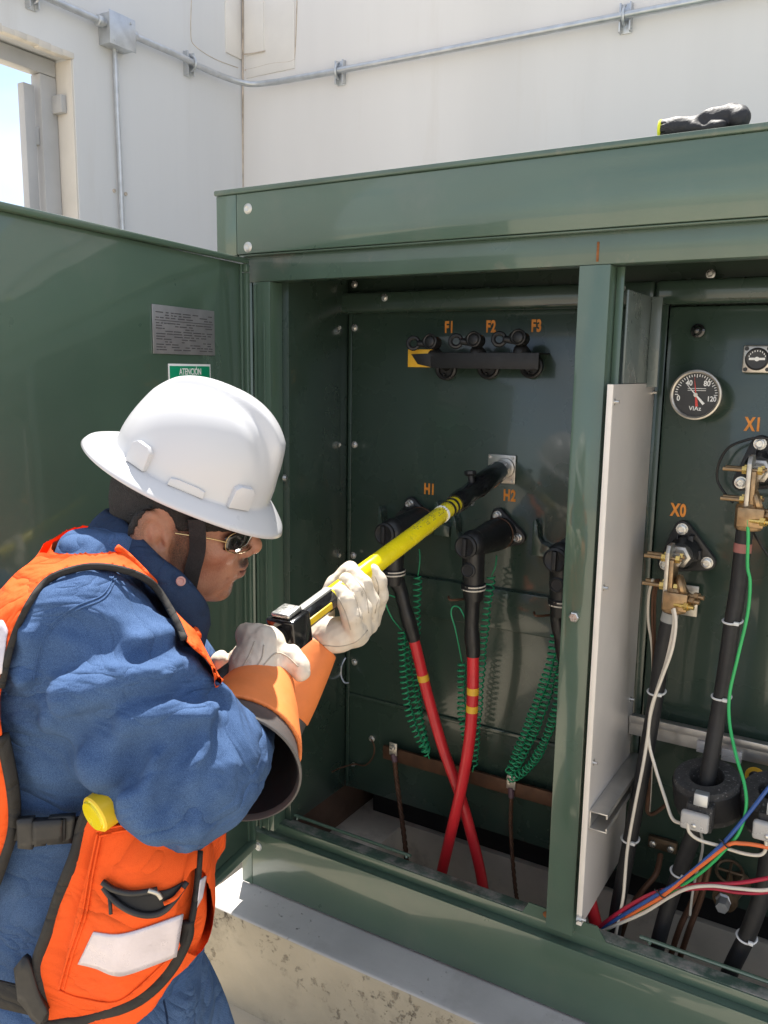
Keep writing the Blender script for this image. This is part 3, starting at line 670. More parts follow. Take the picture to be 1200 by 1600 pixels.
# ---- green drain wires coiled like telephone cord
def helix(path, r, pitch, wr, mb, sub=10):
    P_ = smooth_path(path, sub); out = []; s = 0.
    up = Vector((0, 1, 0))
    L = [0.]
    for a, b in zip(P_, P_[1:]): L.append(L[-1]+(b-a).length)
    n = int(L[-1]/pitch*10); k = 0
    for i in range(n+1):
        s = L[-1]*i/n
        while k < len(L)-2 and L[k+1] < s: k += 1
        t = (s-L[k])/max(1e-9, L[k+1]-L[k]); p = P_[k].lerp(P_[k+1], t); d = (P_[k+1]-P_[k]).normalized()
        x = d.cross(up).normalized(); y = d.cross(x); a = 2*math.pi*s/pitch
        rr = r*(1+.12*math.sin(s*60))
        out.append(p + x*rr*math.cos(a) + y*rr*math.sin(a))
    mb.tube(out, wr, 5, 1)
def drain(label, coils, plain, loc):
    t = thing('drain_wire', label, 'wire', loc, 'green coiled drain wires')
    for c in coils:
        m = MB(); helix([PY(*q) for q in c], .0090, .0150, .0021, m); m.build('coil', M['wire_g'], t, ang=0)
    for c in plain: MB().tube([PY(*q) for q in c], .0017, 6, 8).build('straight_run', M['wire_g'], t, ang=0)
    return t
drain('green coiled wire hanging from the elbow under H1, left of the red cables',
    [[(653, 900, .24), (651, 960, .24), (650, 1020, .245), (652, 1090, .25), (662, 1150, .255), (668, 1175, .258)],
     [(628, 985, .2), (630, 1040, .21), (636, 1100, .22), (652, 1150, .235), (668, 1178, .255)],
     [(634, 990, .23), (640, 1060, .24), (655, 1130, .25), (667, 1172, .26)]],
    [[(655, 858, .25), (656, 875, .24), (653, 900, .24)], [(628, 985, .2), (612, 965, .17), (602, 940, .155), (606, 930, .15), (620, 935, .15), (628, 948, .145)], [(668, 1176, .258), (671, 1186, .262)]], PY(668, 1175, .258))
drain('green coiled wire hanging from the elbow under H2, behind the red cable',
    [[(768, 900, .24), (760, 960, .24), (754, 1020, .245), (748, 1100, .25), (742, 1170, .255), (741, 1195, .258)],
     [(722, 1035, .19), (721, 1080, .2), (723, 1130, .22), (735, 1180, .25)]],
    [[(776, 868, .25), (774, 885, .24), (768, 900, .24)], [(722, 1035, .19), (712, 985, .16), (705, 960, .15), (708, 948, .148), (718, 950, .145), (727, 968, .14), (730, 980, .135)], [(741, 1195, .258), (738, 1206, .262)]], PY(741, 1195, .258))
drain('green coiled wire in the long slack loop beside the green post',
    [[(868, 990, .19), (858, 1040, .2), (838, 1100, .22), (812, 1165, .24), (796, 1205, .25)],
     [(872, 1010, .21), (862, 1060, .22), (846, 1115, .23), (822, 1170, .245), (796, 1212, .255)],
     [(876, 1050, .19), (868, 1110, .2), (848, 1165, .22), (825, 1200, .24), (798, 1217, .255)]],
    [[(880, 985, .19), (872, 960, .17), (866, 970, .175), (868, 990, .19)], [(879, 1000, .2), (872, 985, .18), (862, 975, .17), (872, 1010, .21)], [(796, 1210, .255), (790, 1204, .258), (795, 1198, .258)]], PY(796, 1212, .255))

# ---- bare copper ground leads
def ground_lead(label, lug, pts, r):
    t = thing('ground_lead', label, 'ground wire', PY(*lug), 'copper ground leads')
    c = Vector(PY(*lug))
    MB().box((c.x-.012, c.y-.004, c.z-.018), (c.x+.012, c.y, c.z+.018), .002).lathe([(0, .008), (.006, .008), (.0065, .003), (.014, .003)], c+Vector((0, -.004, .004)), (0, -1, 0), 6).build('lug', M['tin'], t)
    MB().cyl(c+Vector((0, 0, -.014)), Vector(PY(*pts[0])), .008, .0075, 10).build('shrink_sleeve', mat('violet_sleeve', (.10, .055, .07), .5), t)
    m = MB(); P_ = smooth_path([PY(*q) for q in pts], 12)
    for ph in range(3):
        q = []
        for i, p in enumerate(P_):
            a = i*.9+ph*2.094; q.append(p+Vector((math.cos(a)*r*.55, math.sin(a)*r*.55, 0)))
        m.tube(q, r*.62, 6, 1)
    m.build('stranded_copper', M['copper'], t, ang=0)
ground_lead('bare copper lead bolted to the left end of the brown bar', (615, 1170, .268), [(617, 1190, .266), (620, 1220, .26), (626, 1265, .25), (633, 1320, .24), (637, 1370, .23), (640, 1440, .22)], .0062)
ground_lead('bare copper lead under the slack green coils', (799, 1222, .268), [(799, 1246, .266), (798, 1285, .26), (800, 1330, .25), (805, 1385, .24), (810, 1420, .23), (816, 1480, .22)], .0048)
t = thing('bond_wire', 'short thin wire strung over the lower left tank bolt', 'wire', PY(580, 1155, .29))
MB().tube([PY(519, 1206, .2), PY(532, 1200, .24), PY(553, 1194, .287), PY(570, 1196, .285), PY(582, 1184, .283), PY(585, 1168, .285), PY(580, 1154, .288)], .0022, 6, 6).build('stranded_copper', M['copper'], t)
MB().lathe([(0, .006), (.006, .006)], PY(553, 1194, .297), (0, -1, 0), 6).build('lug', M['steel'], t)
t = thing('seal_wire', 'bent grey wire hanging by the tank bolt behind the raised gloves', 'wire', PY(533, 1050, .24))
MB().tube([PY(540, 1028, .296), PY(534, 1040, .28), PY(533, 1055, .275), PY(538, 1066, .272), PY(545, 1067, .275)], .0024, 6, 6).build('stranded_steel', M['galv'], t)

# ================================================================== LOW VOLTAGE SIDE
sx0, sy0, sz0 = lv_terminal(1.0, 1.222, 100, None, 0)
sx1, sy1, sz1 = lv_terminal(1.138, 1.412, 100, None, 0)
def lv_cable(label, head, pts, r, bands=(), ties=(), clampdir=(0, .05, 1), hasclamp=True):
    t = thing('power_cable', label, 'power cable', PY(*pts[0]), 'black low voltage cables')
    P_ = [PY(*q) for q in pts]
    cb = MB().tube(P_, r, 16, 8).build('cable_jacket', M['rubber_dull'], t); sp = smooth_path(P_, 20)
    def near(py): 
        return min(range(1, len(sp)-1), key=lambda k: abs(sp[k].z-py))
    for (q, M_, h, nm) in bands:
        i = near(PY(*q)[2]); d = (sp[i+1]-sp[i-1]).normalized(); MB().cyl(sp[i]-d*h, sp[i]+d*h, r+.0008, n=18).build(nm, M_, cb)
    for q in ties:
        i = near(PY(*q)[2]); d = (sp[i+1]-sp[i-1]).normalized(); d = (d+Vector((.15, .2, 0))).normalized()
        m = MB().torus(sp[i], d, r+.0025, .0022, 20, 5); c = sp[i]+Vector((.010, -r-.002, 0)); m.box((c.x-.005, c.y-.004, c.z-.0035), (c.x+.005, c.y+.003, c.z+.0035), .001)
        m.build('cable_tie', M['tie'], cb)
    if hasclamp:
        c = Vector(head)
        m = lv_clamp(c, (0, 0, 1), ''); k = m.build('cable_clamp', M['bronze'], t)
        for i, (dz, dy, dx) in enumerate(((-.012, -.034, .012), (-.002, -.022, .026), (.006, -.008, .036))):
            q = c+Vector((.018+dx*.6, dy*.7-.004, dz))
            MB().lathe([(0, .0088), (.010, .0088)], q, (1, -.35, 0), 6).cyl(q-Vector((.02, 0, 0)), q+Vector((.019, -.006, 0)), .0045, n=10).build('clamp_bolt', M['brass'] if i == 0 else M['bronze'], k)
    return t
h0 = PY(1055, 930, .178)
lv_cable('black cable clamped under terminal X0 by the barrier panel', h0,
    [(1054, 935, .178), (1047, 960, .178), (1036, 1010, .178), (1026, 1080, .178), (1013, 1160, .172), (1000, 1230, .165), (985, 1310, .16), (970, 1390, .16), (960, 1450, .16), (950, 1540, .16)], .0158,
    [((1050, 965, .178), M['tape_g'], .010, 'grey_band')], [(1028, 1080, .178), (986, 1310, .16)])
h1 = PY(1171, 800, .178)
lv_cable('black cable under terminal X1 dropping through the ring transformer', h1,
    [(1165, 812, .178), (1161, 850, .178), (1153, 920, .175), (1143, 980, .17), (1132, 1060, .165), (1120, 1130, .155), (1106, 1212, .135), (1096, 1270, .13), (1070, 1340, .13), (1040, 1430, .13), (1022, 1500, .13), (1006, 1580, .13)], .0158,
    [((1157, 856, .178), M['tape_p'], .009, 'pink_band')], [(1147, 971, .17), (1127, 1087, .16), (1064, 1360, .13)])
lv_cable('black cable in the lower right corner with a white tie', None,
    [(1210, 1230, .14), (1204, 1300, .135), (1192, 1390, .13), (1168, 1460, .13), (1140, 1520, .13), (1118, 1590, .13)], .0165, [], [(1168, 1462, .13)], hasclamp=False)

def ring_ct(label, px, py, Y, box_px):
    c = Vector(PY(px, py, Y))
    t = thing('current_transformer', label, 'current transformer', c, 'ring current transformers')
    ax = Vector((-.10, -.22, 1)).normalized()
    MB().lathe([(0, .032), (0, .060), (.004, .0635), (.004, .0637), (.016, .0645), (.018, .066), (.066, .066), (.068, .0645), (.076, .0640), (.080, .061), (.080, .0345), (.076, .032), (0, .032)], c-ax*.080, ax, 40, cap=False).build('ring_core', M['foam'], t)
    MB().lathe([(.0165, .0668), (.022, .0672), (.062, .0672), (.0675, .0668)], c-ax*.08, ax, 40, cap=False).build('insulation_wrap', M['rubber_dull'], t)
    b = Vector(PY(*box_px))
    tb = MB().box((b.x-.020, b.y-.012, b.z-.024), (b.x+.030, b.y+.02, b.z+.030), .005).build('terminal_block', M['foam'], t)
    cv = MB().box((b.x-.026, b.y-.028, b.z-.018), (b.x+.026, b.y-.0122, b.z+.018), .005, seg=3).build('terminal_cover', M['clear'], t)
    MB().lathe([(0, .0045), (.002, .0045), (.003, .003)], (b.x, b.y-.0282, b.z-.006), (0, -1, 0), 12).build('cover_screw', M['steel'], cv)
    MB().box((b.x-.006, b.y-.018, b.z+.031), (b.x+.020, b.y+.002, b.z+.056), .002).build('strap_clip', M['galv'], t)
    return t
ring_ct('black ring transformer round the X1 cable with a clear terminal cover', 1104, 1212, .135, (1089, 1276, .062))
ring_ct('black ring transformer cut off by the right picture edge', 1213, 1234, .135, (1202, 1292, .062))
t = thing('caution_tag', 'round orange and black tag half hidden behind the ring transformer', 'tag', PY(1178, 1213, .24))
c = PY(1180, 1213, .24); MB().cyl(c, c+np.array([0, -.002, 0]), .020, n=24).build('tag_disc', M['tape_y'], t)
MB().torus(c+np.array([0, -.0025, 0]), (0, 1, 0), .009, .0035, 18, 6).build('tag_mark', M['rubber'], t)

# ---- loose wires
def wire(label, col, pts, r=.0034, cat='wire', yoff=0.):
    t = MB().tube([PY(*q) for q in pts], r, 8, 10).build('wire', M[col], None, ang=0)
    tag(t, label, cat, 'control wires on the low voltage side'); return t
wire('white wire looping from the X0 clamp straight down to the sill', 'wire_w', [(1053, 950, .140), (1056, 975, .135), (1050, 1015, .132), (1034, 1060, .130), (1018, 1105, .128), (1012, 1150, .12), (1004, 1200, .11), (991, 1265, .10), (980, 1330, .095), (974, 1400, .09), (966, 1440, .088), (958, 1480, .10)])
wire('white wire from the X0 clamp curving to the clear terminal cover', 'wire_w', [(1051, 952, .146), (1053, 975, .142), (1042, 1030, .140), (1026, 1080, .138), (1015, 1125, .13), (1014, 1160, .12), (1024, 1200, .11), (1040, 1250, .085), (1050, 1278, .06), (1062, 1286, .045), (1076, 1287, .036)])
wire('short white wire hanging in a loop right of the clear terminal cover', 'wire_w', [(1075, 1288, .036), (1077, 1300, .036), (1092, 1312, .04), (1125, 1322, .045), (1160, 1333, .045), (1186, 1336, .045), (1196, 1328, .045), (1197, 1312, .04)])
wire('bright green wire running down beside the X1 cable', 'wire_g2', [(1168, 812, .150), (1169, 840, .150), (1168, 885, .150), (1172, 910, .150), (1168, 960, .145), (1152, 1030, .140), (1140, 1085, .135), (1140, 1130, .12), (1150, 1180, .09), (1163, 1225, .06), (1166, 1262, .045), (1155, 1300, .04), (1135, 1325, .04), (1102, 1358, .045), (1060, 1388, .06), (1020, 1415, .075), (975, 1438, .09), (945, 1455, .10)], .0032)
wire('blue wire in the bundle, rising to the right picture edge', 'wire_b', [(1225, 1205, .05), (1200, 1232, .045), (1172, 1268, .04), (1135, 1312, .034), (1100, 1345, .04), (1060, 1378, .05), (1030, 1396, .06), (990, 1420, .075), (960, 1438, .088), (940, 1452, .10)], .0038)
wire('darker blue wire lying under the bundle by the sill', 'wire_b', [(1130, 1322, .05), (1095, 1352, .055), (1055, 1386, .065), (1020, 1408, .078), (975, 1434, .092), (950, 1452, .105)], .0036)
wire('orange wire in the bundle, bending right at the tie', 'wire_o', [(1225, 1332, .05), (1190, 1322, .04), (1160, 1318, .036), (1138, 1320, .034), (1105, 1345, .038), (1070, 1372, .047), (1035, 1400, .058), (1015, 1412, .068), (990, 1426, .08), (955, 1448, .1)], .0040)
wire('upper crimson wire crossing low to the right picture edge', 'wire_r', [(1225, 1366, .05), (1200, 1372, .048), (1150, 1380, .05), (1095, 1382, .052), (1060, 1386, .06), (1020, 1396, .07), (985, 1414, .08), (955, 1434, .09), (935, 1450, .10)], .0040)
wire('lower crimson wire sagging below the white one', 'wire_r', [(1225, 1388, .06), (1190, 1395, .06), (1150, 1394, .06), (1110, 1388, .062), (1060, 1392, .07), (1010, 1408, .08), (975, 1424, .09), (938, 1452, .103)], .0036)
wire('white wire lying on the crimson ones to the right picture edge', 'wire_w', [(1225, 1386, .045), (1190, 1391, .044), (1150, 1388, .044), (1110, 1384, .046), (1075, 1388, .05), (1045, 1402, .06), (1010, 1424, .07), (975, 1440, .082), (940, 1455, .097)], .0036)
wire('grey wire hanging from the clear terminal cover', 'tape_g', [(1094, 1296, .062), (1098, 1320, .07), (1094, 1345, .08), (1088, 1365, .09), (1082, 1395, .10), (1078, 1430, .12)], .0026)
wire('thin black wire bent in an arc around terminal X1', 'rubber', [(1215, 690, .27), (1190, 684, .26), (1165, 688, .26), (1138, 700, .265), (1123, 725, .27), (1121, 750, .275), (1132, 770, .27), (1145, 785, .25)], .0026)
wire('dark wire slanting down from the X1 clamp', 'rubber', [(1168, 812, .2), (1182, 840, .27), (1200, 868, .285), (1215, 885, .285)], .0022)
for px, py, Y in ((1135, 1318, .034), (1034, 1396, .058)):
    c = PY(px, py, Y); o = MB().torus(c, PY(px+12, py-9, Y)-c, .0085, .0016, 16, 5).cyl(c+np.array([-.004, -.008, .004]), c+np.array([-.012, -.014, .012]), .0014, n=6).build('cable_tie', M['rubber'])
    tag(o, 'small black tie round the wire bundle where orange and blue part' if px > 1100 else 'small black tie round the wire bundle above its lower end', 'cable tie', 'ties on the wire bundle')
t = thing('copper_strap', 'brown bare wires hanging from the X0 studs', 'ground wire', PY(1017, 950, .2))
for dx, Y in ((0, .2), (4, .205), (-6, .21)):
    MB().tube([PY(1026+dx, 905, .19), PY(1020+dx, 930, .2), PY(1019+dx, 970, Y), PY(1021+dx*.4, 1010, Y), PY(1020, 1060, .22), PY(1018, 1200, .23), PY(1014, 1270, .22)], .0028, 6, 6).build('bare_wire', M['copper'] if dx != -6 else M['wire_w'], t)
t = thing('orange_lead', 'rusty orange lead bent into an elbow behind the X0 cable', 'wire', PY(1012, 1270, .22))
MB().tube([PY(1014, 1205, .22), PY(1013, 1240, .2), PY(1011, 1266, .19), PY(1020, 1272, .2), PY(1040, 1258, .23)], .0042, 8, 6).build('copper_tail', M['copper'], t)
t = thing('ground_pad', 'bronze ground pad with two bolts low on the tank behind the wires', 'ground pad', PY(1035, 1318, .26))
c = PY(1035, 1320, .288); MB().box((c[0]-.032, .285, c[2]-.014), (c[0]+.032, .2985, c[2]+.014), .003).build('pad_plate', M['old_bronze'], t)
for dx in (-.02, .02): MB().lathe([(0, .008), (.008, .008), (.009, .006)], (c[0]+dx, .2848, c[2]), (0, -1, 0), 6).build('pad_bolt', M['steel'], t)
for k, pts in enumerate(([(1032, 1335, .26), (1025, 1365, .22), (1005, 1390, .2), (985, 1420, .2), (965, 1480, .2)], [(1098, 1350, .2), (1085, 1400, .19), (1062, 1450, .18), (1040, 1520, .18)], [(1110, 1345, .21), (1096, 1400, .2), (1076, 1455, .19), (1055, 1520, .19)])):
    o = MB().tube([PY(*q) for q in pts], .0062, 8, 8).build('ground_lead', M['copper']); tag(o, ['brown copper lead curving down from the bronze ground pad', 'left brown copper lead dropping into the pit behind the thick cable', 'right brown copper lead dropping into the pit behind the thick cable'][k], 'ground wire', 'copper ground leads')
t = thing('drain_valve', 'bronze drain valve with a steel plug and wire handwheel low on the tank', 'valve', PY(1133, 1400, .25))
c = Vector(PY(1131, 1408, .2)); MB().lathe([(0, .026), (.010, .026), (.012, .020), (.05, .019), (.09, .02)], c+Vector((0, .004, 0)), (.25, 1, .05), 20).build('valve_body', M['old_bronze'], t)
MB().lathe([(0, .013), (.022, .014), (.026, .018), (.036, .018)], c+Vector((0, -.022, -.004)), (0, 1, .1), 6).build('pipe_plug', M['galv'], t)
c = Vector(PY(1140, 1362, .2)); m = MB().torus(c, (.1, -.5, 1), .026, .0035, 20, 6)
for k in range(4): m.cyl(c, c+Vector((.026*math.cos(k*1.57), .024*math.sin(k*1.57), .010*math.sin(k*1.57))), .003, n=6)
m.cyl(c+Vector((0, .03, -.05)), c, .006, n=8); m.build('handwheel', M['old_bronze'], t)

# ================================================================== THINGS ON THE ROOF AND ROUND THE PAD
o = thing('white_rod', 'pair of thin white rods lying on the ground left of the pad', 'rod', PZ(306, 1470, .02))
for a, b in (((296, 1500), (318, 1458)), ((300, 1478), (322, 1440))):
    MB().cyl(PZ(*a, .012), PZ(*b, .012), .008, n=10).build('rod', M['white'], o)
# ================================================================== SIGNED DISTANCE MODELLING (people, gloves, cloth)
F = np.float32
def smin(a, b, k): h = np.clip(.5+.5*(b-a)/k, 0, 1); return b*(1-h)+a*h-k*h*(1-h)
def smax(a, b, k): return -smin(-a, -b, k)
def s_ell(Q, c, r, A=None):
    q = Q-np.asarray(c, F)
    if A is not None: q = q @ np.asarray(A, F).T
    r = np.asarray(r, F); k0 = np.sqrt(((q/r)**2).sum(1)); k1 = np.sqrt(((q/r**2)**2).sum(1))
    return k0*(k0-1)/np.maximum(k1, 1e-6)
def s_cap(Q, a, b, ra, rb=None):
    rb = ra if rb is None else rb
    a = np.asarray(a, F); d = np.asarray(b, F)-a; q = Q-a
    t = np.clip(q@d/max(1e-9, float(d@d)), 0, 1)
    return np.sqrt(((q-t[:, None]*d)**2).sum(1)) - (ra+(rb-ra)*t)
def s_chain(Q, pts, rs, k=.004):
    o = None
    for i in range(len(pts)-1):
        c = s_cap(Q, pts[i], pts[i+1], rs[i], rs[i+1]); o = c if o is None else smin(o, c, k)
    return o
def s_seg(Q, a, b):
    a = np.asarray(a, F); d = np.asarray(b, F)-a; q = Q-a
    t = np.clip(q@d/max(1e-9, float(d@d)), 0, 1); return np.sqrt(((q-t[:, None]*d)**2).sum(1)), t
def s_polyline(Q, pts):
    o = None
    for a, b in zip(pts, pts[1:]):
        d, _ = s_seg(Q, a, b); o = d if o is None else np.minimum(o, d)
    return o
def s_fold(Q, pts):
    """distance to a polyline and which side of it lies towards the light (up)"""
    o = np.full(len(Q), 1e9, F); sd = np.zeros(len(Q), F)
    for a, b in zip(pts, pts[1:]):
        d, t = s_seg(Q, a, b); a_ = np.asarray(a, F); n = a_+t[:, None]*(np.asarray(b, F)-a_)
        L = np.asarray(b)-np.asarray(a); L = L/np.linalg.norm(L); up = np.array([-.2, .1, 1.])-.6*RT; up = up-L*(up@L); up /= np.linalg.norm(up)
        s = ((Q-n)@up.astype(F))/np.maximum(d, 1e-6); m = d < o; o = np.where(m, d, o); sd = np.where(m, s, sd)
    return o, sd
def s_poly2(X, Y, poly):
    """signed distance to a 2D polygon"""
    p = np.asarray(poly, F); n = len(p); d = np.full(X.shape, 1e9, F); s = np.ones(X.shape, bool)
    for i in range(n):
        a, b = p[i], p[i-1]; e = b-a; wx, wy = X-a[0], Y-a[1]
        t = np.clip((wx*e[0]+wy*e[1])/max(1e-12, e@e), 0, 1); d = np.minimum(d, (wx-e[0]*t)**2+(wy-e[1]*t)**2)
        c = ((a[1] > Y) != (b[1] > Y)) & (X < (b[0]-a[0])*(Y-a[1])/((b[1]-a[1]) if b[1] != a[1] else 1e-12)+a[0])
        s ^= c
    return np.where(s, 1, -1)*np.sqrt(d)
def wob(Q, s, seed=0):
    """cheap smooth noise from warped sines, about -1..1"""
    r = np.random.RandomState(seed); o = 0
    for k in range(5):
        d = r.randn(3); d /= np.linalg.norm(d); o = o + np.sin(Q@(d*s*(1+.37*k)).astype(F) + r.rand()*6.28 + .8*np.sin(Q@(r.randn(3)*s*.5).astype(F)))
    return o/3.2
def surf(fn, lo, hi, h):
    """surface nets: the zero level of fn as vertices and quads"""
    lo = np.asarray(lo, float); hi = np.asarray(hi, float); n = np.ceil((hi-lo)/h).astype(int)+1
    ax = [(lo[i]+h*np.arange(n[i])).astype(F) for i in range(3)]
    V = np.empty(n, F)
    stp = max(1, int(400000/(n[1]*n[2])))
    for i in range(0, n[0], stp):
        g = np.stack(np.meshgrid(ax[0][i:i+stp], ax[1], ax[2], indexing='ij'), -1).reshape(-1, 3)
        V[i:i+stp] = fn(g).reshape(-1, n[1], n[2])
    S = V < 0
    cor = [(a, b, c) for a in (0, 1) for b in (0, 1) for c in (0, 1)]
    sl = lambda A, c: A[c[0]:n[0]-1+c[0], c[1]:n[1]-1+c[1], c[2]:n[2]-1+c[2]]
    cnt = sum(sl(S, c).astype(np.int8) for c in cor); mask = (cnt > 0) & (cnt < 8)
    I = np.argwhere(mask); m = len(I); acc = np.zeros((m, 3)); num = np.zeros(m)
    vals = {c: sl(V, c)[mask].astype(float) for c in cor}
    for c in cor:
        for k in range(3):
            if c[k]: continue
            e = list(c); e[k] = 1; e = tuple(e); va, vb = vals[c], vals[e]; x = (va < 0) != (vb < 0)
            t = np.where(x, va/np.where(x, va-vb, 1), 0); p = np.tile(np.array(c, float), (m, 1)); p[:, k] = t
            acc[x] += p[x]; num[x] += 1
    v = lo + (I+acc/num[:, None])*h
    idx = -np.ones(mask.shape, int); idx[mask] = np.arange(m)
    fs = []
    for k in range(3):
        a, b = [i for i in range(3) if i != k]
        s0 = [slice(None)]*3; s1 = [slice(None)]*3; s0[k] = slice(0, n[k]-1); s1[k] = slice(1, n[k])
        for s in (s0, s1): s[a] = slice(1, n[a]-1); s[b] = slice(1, n[b]-1)
        A, B = S[tuple(s0)], S[tuple(s1)]
        for flip, X in ((False, A & ~B), (True, ~A & B)):
            J = np.argwhere(X); 
            if not len(J): continue
            J[:, a] += 1; J[:, b] += 1
            def cell(da, db): K = J.copy(); K[:, a] -= da; K[:, b] -= db; return idx[K[:, 0], K[:, 1], K[:, 2]]
            q = np.stack([cell(1, 1), cell(0, 1), cell(0, 0), cell(1, 0)], 1)
            if (k == 1) != flip: q = q[:, ::-1]
            fs.append(q)
    return v, np.concatenate(fs)
def sdf_obj(name, fn, lo, hi, h, mat_, parent, ang=0, attr=None):
    v, f = surf(fn, lo, hi, h)
    o = mesh_obj(name, v, f, mat_, parent, True, ang)
    if attr:
        for nm, func in attr.items():
            a = o.data.attributes.new(nm, 'FLOAT', 'POINT'); a.data.foreach_set('value', func(v.astype(F)).astype(F))
    return o
def hit(fn, px, py, d0=.6, d1=2.0, off=0.):
    """points where the view through image points meets a surface (design aid): ray march"""
    D = np.array([_ray(x, y) for x, y in zip(px, py)]); L = np.linalg.norm(D, axis=1)[:, None]; t = np.full(len(D), d0)
    for _ in range(70):
        d = fn((CAM+D*t[:, None]).astype(F))-off; t = np.minimum(t+d*.75/L[:, 0], d1)
    return CAM+D*t[:, None]
def bbox(pts, r): p = np.asarray(pts); return p.min(0)-r, p.max(0)+r

# ------------------------------------------------------------------ materials of the person
def cloth(name, col, col2, wv=950., rough=.9, bump=.35, fade=.25, cre=(7.5, .62, .034)):
    m = bpy.data.materials.new(name); m.use_nodes = True; t = m.node_tree; b = t.nodes['Principled BSDF']; N = t.nodes.new; L = t.links.new
    tc = N('ShaderNodeTexCoord')
    n1 = N('ShaderNodeTexNoise'); n1.inputs['Scale'].default_value = wv; n1.inputs['Detail'].default_value = 2; L(tc.outputs['Object'], n1.inputs[0])
    wa = N('ShaderNodeTexWave'); wa.inputs['Scale'].default_value = wv*.28; wa.bands_direction = 'DIAGONAL'; wa.inputs['Distortion'].default_value = 3; wa.inputs['Detail'].default_value = 2; L(tc.outputs['Object'], wa.inputs[0])
    ad = N('ShaderNodeMath'); ad.operation = 'MULTIPLY_ADD'; ad.inputs[1].default_value = .10; L(wa.outputs[0], ad.inputs[0]); L(n1.outputs[0], ad.inputs[2])
    n2 = N('ShaderNodeTexNoise'); n2.inputs['Scale'].default_value = 11; n2.inputs['Detail'].default_value = 6; L(tc.outputs['Object'], n2.inputs[0])
    a2 = N('ShaderNodeMath'); a2.operation = 'MULTIPLY_ADD'; a2.inputs[1].default_value = fade*2; L(n2.outputs[0], a2.inputs[0]); L(ad.outputs[0], a2.inputs[2])
    mr = N('ShaderNodeMapRange'); mr.inputs[1].default_value = .24+fade; mr.inputs[2].default_value = 1.08+fade; L(a2.outputs[0], mr.inputs[0])
    mx = N('ShaderNodeMix'); mx.data_type = 'RGBA'; mx.inputs[6].default_value = (*col, 1); mx.inputs[7].default_value = (*col2, 1); L(mr.outputs[0], mx.inputs[0]); L(mx.outputs[2], b.inputs['Base Color'])
    b.inputs['Roughness'].default_value = rough; b.inputs['Specular IOR Level'].default_value = .2; b.inputs['Sheen Weight'].default_value = 0.
    bu = N('ShaderNodeBump'); bu.inputs['Strength'].default_value = bump; bu.inputs['Distance'].default_value = .0012; L(ad.outputs[0], bu.inputs['Height'])
    n4 = N('ShaderNodeTexNoise'); n4.inputs['Scale'].default_value = 38; n4.inputs['Detail'].default_value = 4; L(tc.outputs['Object'], n4.inputs[0])
    b2 = N('ShaderNodeBump'); b2.inputs['Strength'].default_value = .25; b2.inputs['Distance'].default_value = .004; L(n4.outputs[0], b2.inputs['Height']); L(bu.outputs[0], b2.inputs['Normal'])
    # sharp creases: folded noise
    mp = N('ShaderNodeMapping'); mp.inputs['Rotation'].default_value = (.5, .3, .6); mp.inputs['Scale'].default_value = (1, 1, 1.7); L(tc.outputs['Object'], mp.inputs[0])
    n5 = N('ShaderNodeTexNoise'); n5.inputs['Scale'].default_value = cre[0]; n5.inputs['Detail'].default_value = 3; n5.inputs['Roughness'].default_value = .45; n5.inputs['Distortion'].default_value = .9; L(mp.outputs[0], n5.inputs[0])
    s5 = N('ShaderNodeMath'); s5.operation = 'SUBTRACT'; s5.inputs[1].default_value = .5; L(n5.outputs[0], s5.inputs[0])
    a5 = N('ShaderNodeMath'); a5.operation = 'ABSOLUTE'; L(s5.outputs[0], a5.inputs[0])
    p5 = N('ShaderNodeMath'); p5.operation = 'POWER'; p5.inputs[1].default_value = .75; L(a5.outputs[0], p5.inputs[0])
    b3 = N('ShaderNodeBump'); b3.inputs['Strength'].default_value = cre[1]; b3.inputs['Distance'].default_value = cre[2]; L(p5.outputs[0], b3.inputs['Height']); L(b2.outputs[0], b3.inputs['Normal']); L(b3.outputs[0], b.inputs['Normal'])
    return m
M['denim'] = cloth('blue_denim', (.020, .048, .125), (.112, .195, .36))
M['denim_dark'] = cloth('dark_denim', (.012, .024, .056), (.045, .075, .14))
M['jeans'] = cloth('jeans_denim', (.036, .078, .17), (.17, .26, .42))
M['vest'] = cloth('orange_vest_cloth', (.78, .085, .012), (.90, .13, .02), 1000, .78, .45, .16)
M['binding'] = cloth('charcoal_binding', (.028, .026, .024), (.05, .047, .043), 1200, .8, .3)
M['tape_r'] = mat('reflective_tape', (.58, .52, .55), .32, .2, var=.14, vscale=18, bump=.7, bscale=26, bdist=.006, coat=.2)
M['leather'] = mat('white_glove_leather', (.66, .58, .47), .62, var=.10, vscale=30, bump=.35, bscale=120, col2=(.50, .42, .33), c2scale=40, c2lo=.62, c2hi=.8)
specks(M['leather'], (.30, .25, .19), .62, .72, 38, 11, .0012)
M['cuff'] = mat('orange_cuff_leather', (.80, .22, .055), .62, var=.12, vscale=14, bump=.2, bscale=90, col2=(.62, .16, .04), c2scale=18, c2lo=.58, c2hi=.8)
M['leather_seam'] = mat('glove_seam', (.44, .38, .30), .8, var=.15, vscale=60)
M['gauntlet'] = mat('grey_rubber_gauntlet', (.085, .078, .075), .45, var=.12, vscale=18, bump=.1, bscale=120)
M['gauntlet_in'] = mat('black_rubber_lining', (.008, .008, .009), .7, var=.2)
M['helmet'] = mat('white_helmet_plastic', (.56, .56, .57), .30, var=.012, vscale=5, coat=.2, rvar=.03)
M['strap'] = mat('black_webbing', (.014, .013, .015), .75, var=.2, vscale=60, bump=.5, bscale=500)
M['lens'] = mat('dark_lens', (.012, .010, .009), .06, var=.05, coat=1.)
M['gold'] = mat('gilt_wire', (.42, .30, .16), .25, .95, var=.05)
